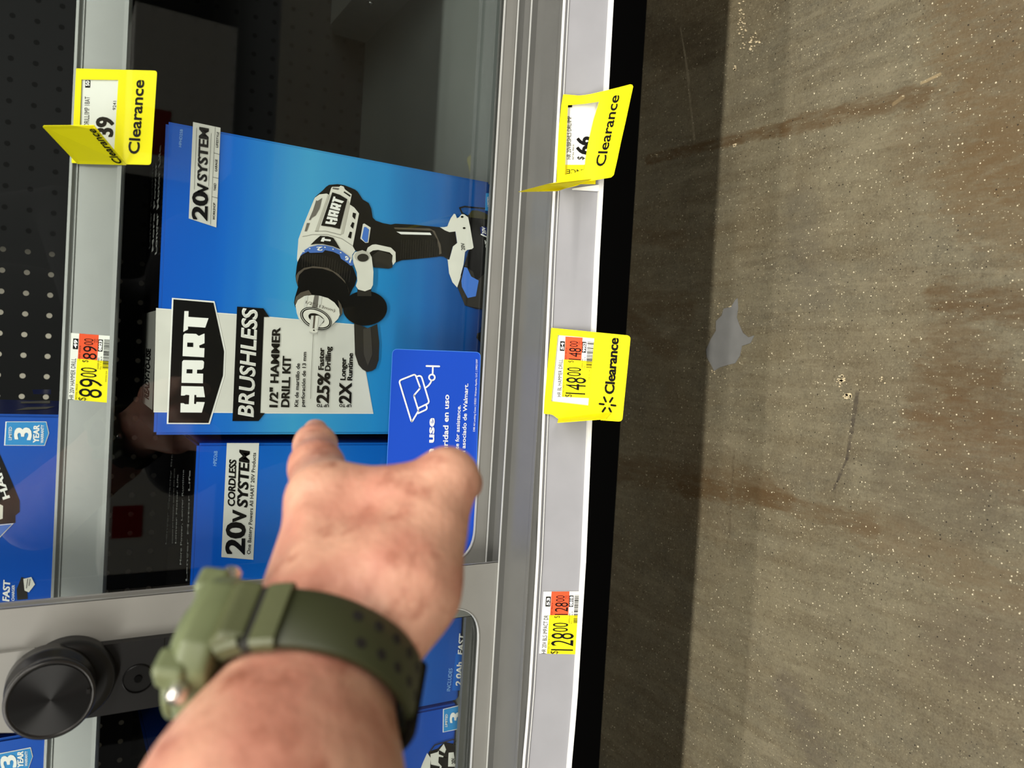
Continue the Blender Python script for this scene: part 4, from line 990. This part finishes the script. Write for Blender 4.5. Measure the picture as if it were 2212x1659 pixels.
def surface_nets(f, lo, hi, h):
    n = np.ceil((hi-lo)/h).astype(int)+1
    ax = [lo[i]+h*np.arange(n[i]) for i in range(3)]
    D = np.empty(tuple(n), np.float32)
    Yg, Zg = np.meshgrid(ax[1], ax[2], indexing='ij')
    for i in range(n[0]):
        P = np.stack([np.full_like(Yg, ax[0][i]), Yg, Zg], -1); D[i] = f(P)
    s = D < 0
    c = np.zeros(tuple(n-1), bool); corners = [(i, j, k) for i in (0, 1) for j in (0, 1) for k in (0, 1)]
    sl = lambda A, o: A[o[0]:A.shape[0]-1+o[0], o[1]:A.shape[1]-1+o[1], o[2]:A.shape[2]-1+o[2]]
    cnt = sum(sl(s, o).astype(int) for o in corners); act = (cnt > 0) & (cnt < 8)
    idx = -np.ones(tuple(n-1), int); ids = np.argwhere(act); idx[act] = np.arange(len(ids))
    acc = np.zeros((len(ids), 3)); w = np.zeros(len(ids))
    I = ids.T
    for a in corners:
        for k in range(3):
            if a[k] == 0:
                b = list(a); b[k] = 1
                va = D[I[0]+a[0], I[1]+a[1], I[2]+a[2]]; vb = D[I[0]+b[0], I[1]+b[1], I[2]+b[2]]
                m = (va < 0) != (vb < 0); t = np.where(m, va/np.where(m, va-vb, 1), 0)
                p = np.tile(np.array(a, float), (len(ids), 1)); p[:, k] += t
                acc[m] += p[m]; w[m] += 1
    V = lo+h*(ids+acc/w[:, None])
    F = []
    for k in range(3):
        u, v = (k+1) % 3, (k+2) % 3
        A = np.moveaxis(s, k, 0); m = A[:-1] != A[1:]; m = np.moveaxis(m, 0, k)
        e = np.argwhere(m)
        ok = (e[:, u] > 0) & (e[:, v] > 0) & (e[:, u] < n[u]-1) & (e[:, v] < n[v]-1); e = e[ok]
        q = []
        for du, dv in ((-1, -1), (0, -1), (0, 0), (-1, 0)):
            g = e.copy(); g[:, u] += du; g[:, v] += dv; q.append(idx[g[:, 0], g[:, 1], g[:, 2]])
        q = np.stack(q, 1); fl = s[e[:, 0], e[:, 1], e[:, 2]]; q[~fl] = q[~fl][:, ::-1]
        F.append(q)
    return V, np.concatenate(F)
allp = np.array([pz(*p) for a, b, *_ in PALM for p in (a, b)]+[pz(*p) for fg in FINGERS for a, b, *_ in fg for p in (a, b)]+[elbow])
V, F = surface_nets(skin_sdf, allp.min(0)-.055, allp.max(0)+.055, 0.0019)
def skin_mat():
    m = bpy.data.materials.new('skin'); m.use_nodes = True; nt = m.node_tree; N = nt.nodes; L = nt.links; b = N['Principled BSDF']
    tc = N.new('ShaderNodeTexCoord')
    def nz(s, det, a, c):
        n = N.new('ShaderNodeTexNoise'); n.inputs['Scale'].default_value = s; n.inputs['Detail'].default_value = det; L.new(tc.outputs['Object'], n.inputs['Vector'])
        r = N.new('ShaderNodeMapRange'); r.inputs['From Min'].default_value = a; r.inputs['From Max'].default_value = c; L.new(n.outputs['Fac'], r.inputs['Value']); return n, r.outputs[0]
    def mx(f, a, c):
        x = N.new('ShaderNodeMix'); x.data_type = 'RGBA'; L.new(f, x.inputs[0])
        for k, v in ((6, a), (7, c)):
            if isinstance(v, tuple): x.inputs[k].default_value = (*v, 1)
            else: L.new(v, x.inputs[k])
        return x.outputs[2]
    _, f1 = nz(38, 3, .38, .62); _, f2 = nz(85, 4, .55, .75); n3, f3 = nz(300, 3, .3, .7)
    c = mx(f1, lin((200, 150, 126)), lin((186, 126, 106))); c = mx(f2, c, lin((158, 98, 78)))
    L.new(c, b.inputs['Base Color']); b.inputs['Roughness'].default_value = 0.48; b.inputs['Specular IOR Level'].default_value = 0.4
    b.inputs['Subsurface Weight'].default_value = 0.12; b.inputs['Subsurface Radius'].default_value = (0.9, 0.35, 0.2); b.inputs['Subsurface Scale'].default_value = 0.006
    wv = N.new('ShaderNodeTexVoronoi'); wv.inputs['Scale'].default_value = 420; L.new(tc.outputs['Object'], wv.inputs['Vector'])
    bp = N.new('ShaderNodeBump'); bp.inputs['Strength'].default_value = 0.25; bp.inputs['Distance'].default_value = 0.0006; L.new(wv.outputs['Distance'], bp.inputs['Height'])
    n4 = N.new('ShaderNodeTexNoise'); n4.inputs['Scale'].default_value = 55; n4.inputs['Detail'].default_value = 2; L.new(tc.outputs['Object'], n4.inputs['Vector'])
    b2 = N.new('ShaderNodeBump'); b2.inputs['Strength'].default_value = 0.5; b2.inputs['Distance'].default_value = 0.004; L.new(n4.outputs['Fac'], b2.inputs['Height']); L.new(bp.outputs[0], b2.inputs['Normal'])
    L.new(b2.outputs[0], b.inputs['Normal'])
    return m
me = bpy.data.meshes.new('person')
ploc = FA
me.from_pydata([tuple(v-ploc) for v in V], [], [tuple(int(i) for i in f) for f in F])
me.materials.append(skin_mat()); me.polygons.foreach_set('use_smooth', [True]*len(me.polygons))
person = bpy.data.objects.new('person', me); C.objects.link(person); person.location = tuple(ploc)
md = person.modifiers.new('smooth', 'SMOOTH'); md.factor = 0.5; md.iterations = 5
tag(person, 'person reaching in with bare left forearm, index finger pointing at the drill carton', 'person')

# the rest of the crouching person, behind the camera: only met as a dark shape in the glass
def body_sdf(P):
    A = lambda *p: np.array(p)
    d = cone(P, A(-.02, -.60, .42), A(-.02, -.50, .72), .155, .150)
    d = smin(d, cone(P, A(-.13, -.47, .92), A(.09, -.47, .92), .085, .085), .09)
    d = smin(d, cone(P, A(-.02, -.50, .72), A(-.02, -.47, .92), .14, .10), .05)
    for s in (-1, 1):
        d = smin(d, cone(P, A(-.02+s*.09, -.60, .40), A(-.02+s*.20, -.27, .42), .092, .068), .03)
        d = smin(d, cone(P, A(-.02+s*.20, -.27, .42), A(-.02+s*.17, -.50, .10), .062, .045), .012)
        d = smin(d, cone(P, A(-.02+s*.17, -.54, .045), A(-.02+s*.19, -.31, .038), .042, .036), .012)
    sh = A(.15, -.47, .91); el = A(.24, -.42, .64); d = smin(d, cone(P, sh, el, .058, .046), .02); d = smin(d, cone(P, el, A(.06, -.19, .60), .044, .032), .012)
    sl = A(-.19, -.47, .91); d = smin(d, cone(P, sl, elbow, .058, .050), .02)
    return d
V, F = surface_nets(body_sdf, np.array([-.42, -.80, -.005]), np.array([.34, -.13, 1.06]), 0.011)
me = bpy.data.meshes.new('clothing'); me.from_pydata([tuple(v-ploc) for v in V], [], [tuple(int(i) for i in f) for f in F])
me.materials.append(mat('dark_clothing', (30, 30, 34), .9, noise=.2, nscale=40)); me.polygons.foreach_set('use_smooth', [True]*len(me.polygons))
o = bpy.data.objects.new('clothing', me); C.objects.link(o); o.parent = person; o['label'] = 'dark clothing of the crouching person'
def head_sdf(P):
    A = lambda *p: np.array(p)
    d = cone(P, A(-.02, -.47, .98), A(-.02, -.44, 1.08), .055, .052)
    d = smin(d, cone(P, A(-.02, -.43, 1.20), A(-.02, -.39, 1.12), .088, .062), .03)
    d = smin(d, cone(P, A(-.02, -.325, 1.185), A(-.02, -.305, 1.15), .007, .011), .012)
    for s in (-1, 1): d = smin(d, cone(P, A(-.02+s*.086, -.42, 1.19), A(-.02+s*.084, -.42, 1.155), .012, .009), .005)
    for s in (-1, 1): d = np.maximum(d, -cone(P, A(-.02+s*.030, -.318, 1.185), A(-.02+s*.034, -.318, 1.185), .010, .010))
    return np.maximum(d, -cone(P, A(-.042, -.318, 1.118), A(.002, -.318, 1.118), .004, .004))
V, F = surface_nets(head_sdf, np.array([-.14, -.56, .93]), np.array([.10, -.27, 1.31]), 0.004)
me = bpy.data.meshes.new('head'); me.from_pydata([tuple(v-ploc) for v in V], [], [tuple(int(i) for i in f) for f in F])
me.materials.append(person.data.materials[0]); me.polygons.foreach_set('use_smooth', [True]*len(me.polygons))
o = bpy.data.objects.new('head', me); C.objects.link(o); o.parent = person
V, F = surface_nets(lambda P: np.maximum(cone(P, np.array([-.02, -.445, 1.21]), np.array([-.02, -.44, 1.215]), .094, .094), (P[..., 1]+.44)*.75-(P[..., 2]-1.20)), np.array([-.14, -.56, 1.05]), np.array([.10, -.27, 1.33]), 0.006)
me = bpy.data.meshes.new('hair'); me.from_pydata([tuple(v-ploc) for v in V], [], [tuple(int(i) for i in f) for f in F])
me.materials.append(mat('dark_hair', (28, 22, 18), .8)); o = bpy.data.objects.new('hair', me); C.objects.link(o); o.parent = person

# wristwatch
M_ol = mat('olive_resin', (76, 80, 50), 0.5, noise=0.06, nscale=80, bump=0.15, bscale=700)
M_ol2 = mat('light_olive_resin', (104, 112, 78), 0.45, noise=0.06, nscale=80)
M_old = mat('dark_olive_resin', (48, 52, 28), 0.5, noise=0.05, nscale=80)
wc = pz(672, 1474, .268)
wa = axis                                                      # along the arm, towards the hand
cam_x = IX                                                      # across the picture
wx = IX-(IX@wa)*wa; wx /= np.linalg.norm(wx)                   # right in the picture, across the wrist
we = np.cross(wa, wx)
if we@_F < 0: we = -we                                         # away from the camera
watch = thing('wristwatch', 'chunky olive green resin digital watch worn on the reaching wrist', 'watch', wc)
def ringp(a, r, s):
    """angle a (0 = right in the picture, 90 = towards the camera side), extra radius r, offset s along the arm"""
    return wc + wx*math.cos(a)*(.0345+r) - we*math.sin(a)*(.0345+r) + wa*s
def band(a0, a1, n, half, th, m, base=0.0):
    mbb = MB(); vs = []; fs = []
    for i in range(n+1):
        a = math.radians(a0+(a1-a0)*i/n); hw = half(i/n)
        for r, s in ((base, -hw), (base+th*.7, -hw), (base+th, -hw+.0015), (base+th, hw-.0015), (base+th*.7, hw), (base, hw)):
            vs.append(ringp(a, r, s))
    for i in range(n):
        for j in range(6): fs.append([i*6+j, i*6+(j+1) % 6, (i+1)*6+(j+1) % 6, (i+1)*6+j])
    fs.append(list(range(6))); fs.append([n*6+k for k in range(6)][::-1])
    mbb.add(vs, fs, m); return mbb
mb = band(-170, 128, 90, lambda t: .0100+.0018*max(0, (t-.75)/.25), .0034, M_old)
strap = mb.build('strap', watch, autosmooth=True)
mb = MB()
for i in range(5):
    for s in (-.0045, .0045):
        a = math.radians(4+i*12.5+(5 if s > 0 else 0)); p = ringp(a, .0036, s); nrm_ = (wx*math.cos(a)-we*math.sin(a))
        t1 = wa; t2 = np.cross(nrm_, t1)
        P = [p+t1*.0019*math.cos(k*math.pi/6)+t2*.0019*math.sin(k*math.pi/6) for k in range(12)]
        mb.slab(P, tuple(nrm_*-.0006), mat('strap_hole_dark', (18, 14, 10), .8))
mb.build('strap_holes', strap)
mb = band(112, 126, 8, lambda t: .0118, .0052, M_ol, .001)
mb.build('strap_ridge', strap, autosmooth=True)
mb = band(94, 106, 8, lambda t: .0122, .0044, M_ol, .001); mb.build('strap_ridge', strap, autosmooth=True)
mb = band(106, 112, 5, lambda t: .0119, .0036, mat('groove_dark', (22, 22, 12), .8), .001); mb.build('strap_groove', strap, autosmooth=True)
mb = band(-95, -4, 40, lambda t: .0126, .0040, mat('strap_shade_dark', (20, 17, 11), .8, spec=.1), .0008); mb.build('strap_shade_band', strap, autosmooth=True)  # dark band painting the shade on the far side of the strap
mb = band(-140, -120, 6, lambda t: .0125, .0058, M_ink2, .0005); mb.build('buckle', strap, autosmooth=True)
# case: a bevelled block on the back of the wrist
ca = math.radians(172)
cn = wx*math.cos(ca)-we*math.sin(ca); ct = np.cross(wa, cn); ct /= np.linalg.norm(ct)
cc_ = wc+cn*.0295+IY*.0025+IX*.0020
def cp(u, v, h): return cc_+ct*u+wa*v+cn*h
mb = MB()
prof = [(0.0, .96), (0.003, 1.0), (0.0095, 1.0), (0.0125, .93), (0.0140, .84)]
octo = [(-.028, -.013), (-.023, -.0215), (-.013, -.0245), (.013, -.0245), (.023, -.0215), (.028, -.013), (.028, .013), (.023, .0215), (.013, .0245), (-.013, .0245), (-.023, .0215), (-.028, .013)]
vs = []; fs = []
for h, k in prof:
    for u, v in octo: vs.append(cp(u*k, v*k*.9, h))
n = len(octo)
for i in range(len(prof)-1):
    for j in range(n): fs.append([i*n+j, i*n+(j+1) % n, (i+1)*n+(j+1) % n, (i+1)*n+j])
fs.append(list(range(n))[::-1]); fs.append([(len(prof)-1)*n+k for k in range(n)])
mb.add(vs, fs, M_ol2)
cs = mb.build('watch_case', watch)
bv = cs.modifiers.new('bevel', 'BEVEL'); bv.width = .0012; bv.segments = 3
for p in cs.data.polygons: p.use_smooth = True
Mc = Matrix(((ct[0], wa[0], cn[0], cc_[0]), (ct[1], wa[1], cn[1], cc_[1]), (ct[2], wa[2], cn[2], cc_[2]), (0, 0, 0, 1)))
mb = MB(); mb.lathe([(.0200, .0130), (.0200, .0160), (.0185, .0168), (.0155, .0160), (.0150, .0148)], Mc, M_ol2, 48); mb.build('bezel', cs)
mb = MB(); mb.lathe([(.0001, .0152), (.0152, .0152)], Mc, mat('watch_crystal', (20, 22, 24), .1), 40); mb.build('crystal', cs)
for su, sv in ((-1, -1), (1, -1), (-1, 1), (1, 1)):      # bumper guards round the case
    mb = MB(); u0, v0 = su*.0195, sv*.0165
    mb.slab([cp(u0-.005, v0-.005, .006), cp(u0+.005, v0-.005, .006), cp(u0+.005, v0+.005, .006), cp(u0-.005, v0+.005, .006)], tuple(cn*.0105), M_ol2)
    o = mb.build('bumper', cs); bv = o.modifiers.new('bevel', 'BEVEL'); bv.width = .0022; bv.segments = 3
for su in (-1, 1):                                        # lugs joining case and strap
    mb = MB(); 
    mb.slab([cp(su*.020, -.0125, -.001), cp(su*.033, -.0115, -.010), cp(su*.033, .0115, -.010), cp(su*.020, .0125, -.001)], tuple(cn*.0085), M_ol)
    o = mb.build('lug', cs); bv = o.modifiers.new('bevel', 'BEVEL'); bv.width = .002; bv.segments = 3
M_btn = mat('steel_button', (215, 212, 205), 0.25, metal=0.9)
for u, s in ((.0175, -1), (-.0175, -1), (.0175, 1), (-.0175, 1)):
    q0 = cp(u, s*.0225, .0075)
    z_ = wa*s; x_ = cn; y_ = np.cross(z_, x_)
    mb = MB(); mb.lathe([(.0032, -.003), (.0032, .0026), (.0023, .0036)], Matrix(((x_[0], y_[0], z_[0], q0[0]), (x_[1], y_[1], z_[1], q0[1]), (x_[2], y_[2], z_[2], q0[2]), (0, 0, 0, 1))), M_btn, 20)
    o = mb.build('button', cs); o['label'] = 'small steel push button'

# ---------------------------------------------------------------- the facing aisle shelf, seen only as a reflection in the glass
opp = thing('store_shelf', 'dark shelf unit across the aisle, seen mirrored in the case glass', 'shelf unit', (0, -1.7, 0))
mb = MB(); mb.box(-1.6, 1.8, -2.1, -1.5, 0.10, 0.14, M_black, .003); mb.build('shelf_deck', opp)
mb = MB(); mb.box(-1.6, 1.8, -2.1, -1.55, 0.0, 0.10, M_black); mb.build('base_skirt', opp)
mb = MB(); mb.box(-1.6, 1.8, -2.12, -2.10, 0.0, 1.05, M_black); mb.build('back_panel', opp)

M_pc = mat('pale_carton_board', (205, 204, 198), .5); M_rd = mat('red_carton_print', (150, 20, 22), .4)
def pale(label, x0, x1, z1, red):
    t = thing('store_carton', label, 'box', ((x0+x1)/2, -1.68, 0.14), 'pale cartons across the aisle')
    mb = MB(); mb.box(x0, x1, -1.80, -1.52, 0.1405, z1, M_pc, .003); mb.build('carton_body', t)
    mb = MB(); mb.box(x0+.02+red*(x1-x0)*.35, x0+.02+(red*.35+.3)*(x1-x0), -1.5195, -1.519, z1-.12, z1-.03, M_rd); mb.build('red_label', t)
pale('pale carton across the aisle, mirrored above the drill carton', 0.60, 1.10, 0.46, 0)
pale('pale carton with red label across the aisle, mirrored beside the door stile', -0.80, -0.44, 0.49, 1)
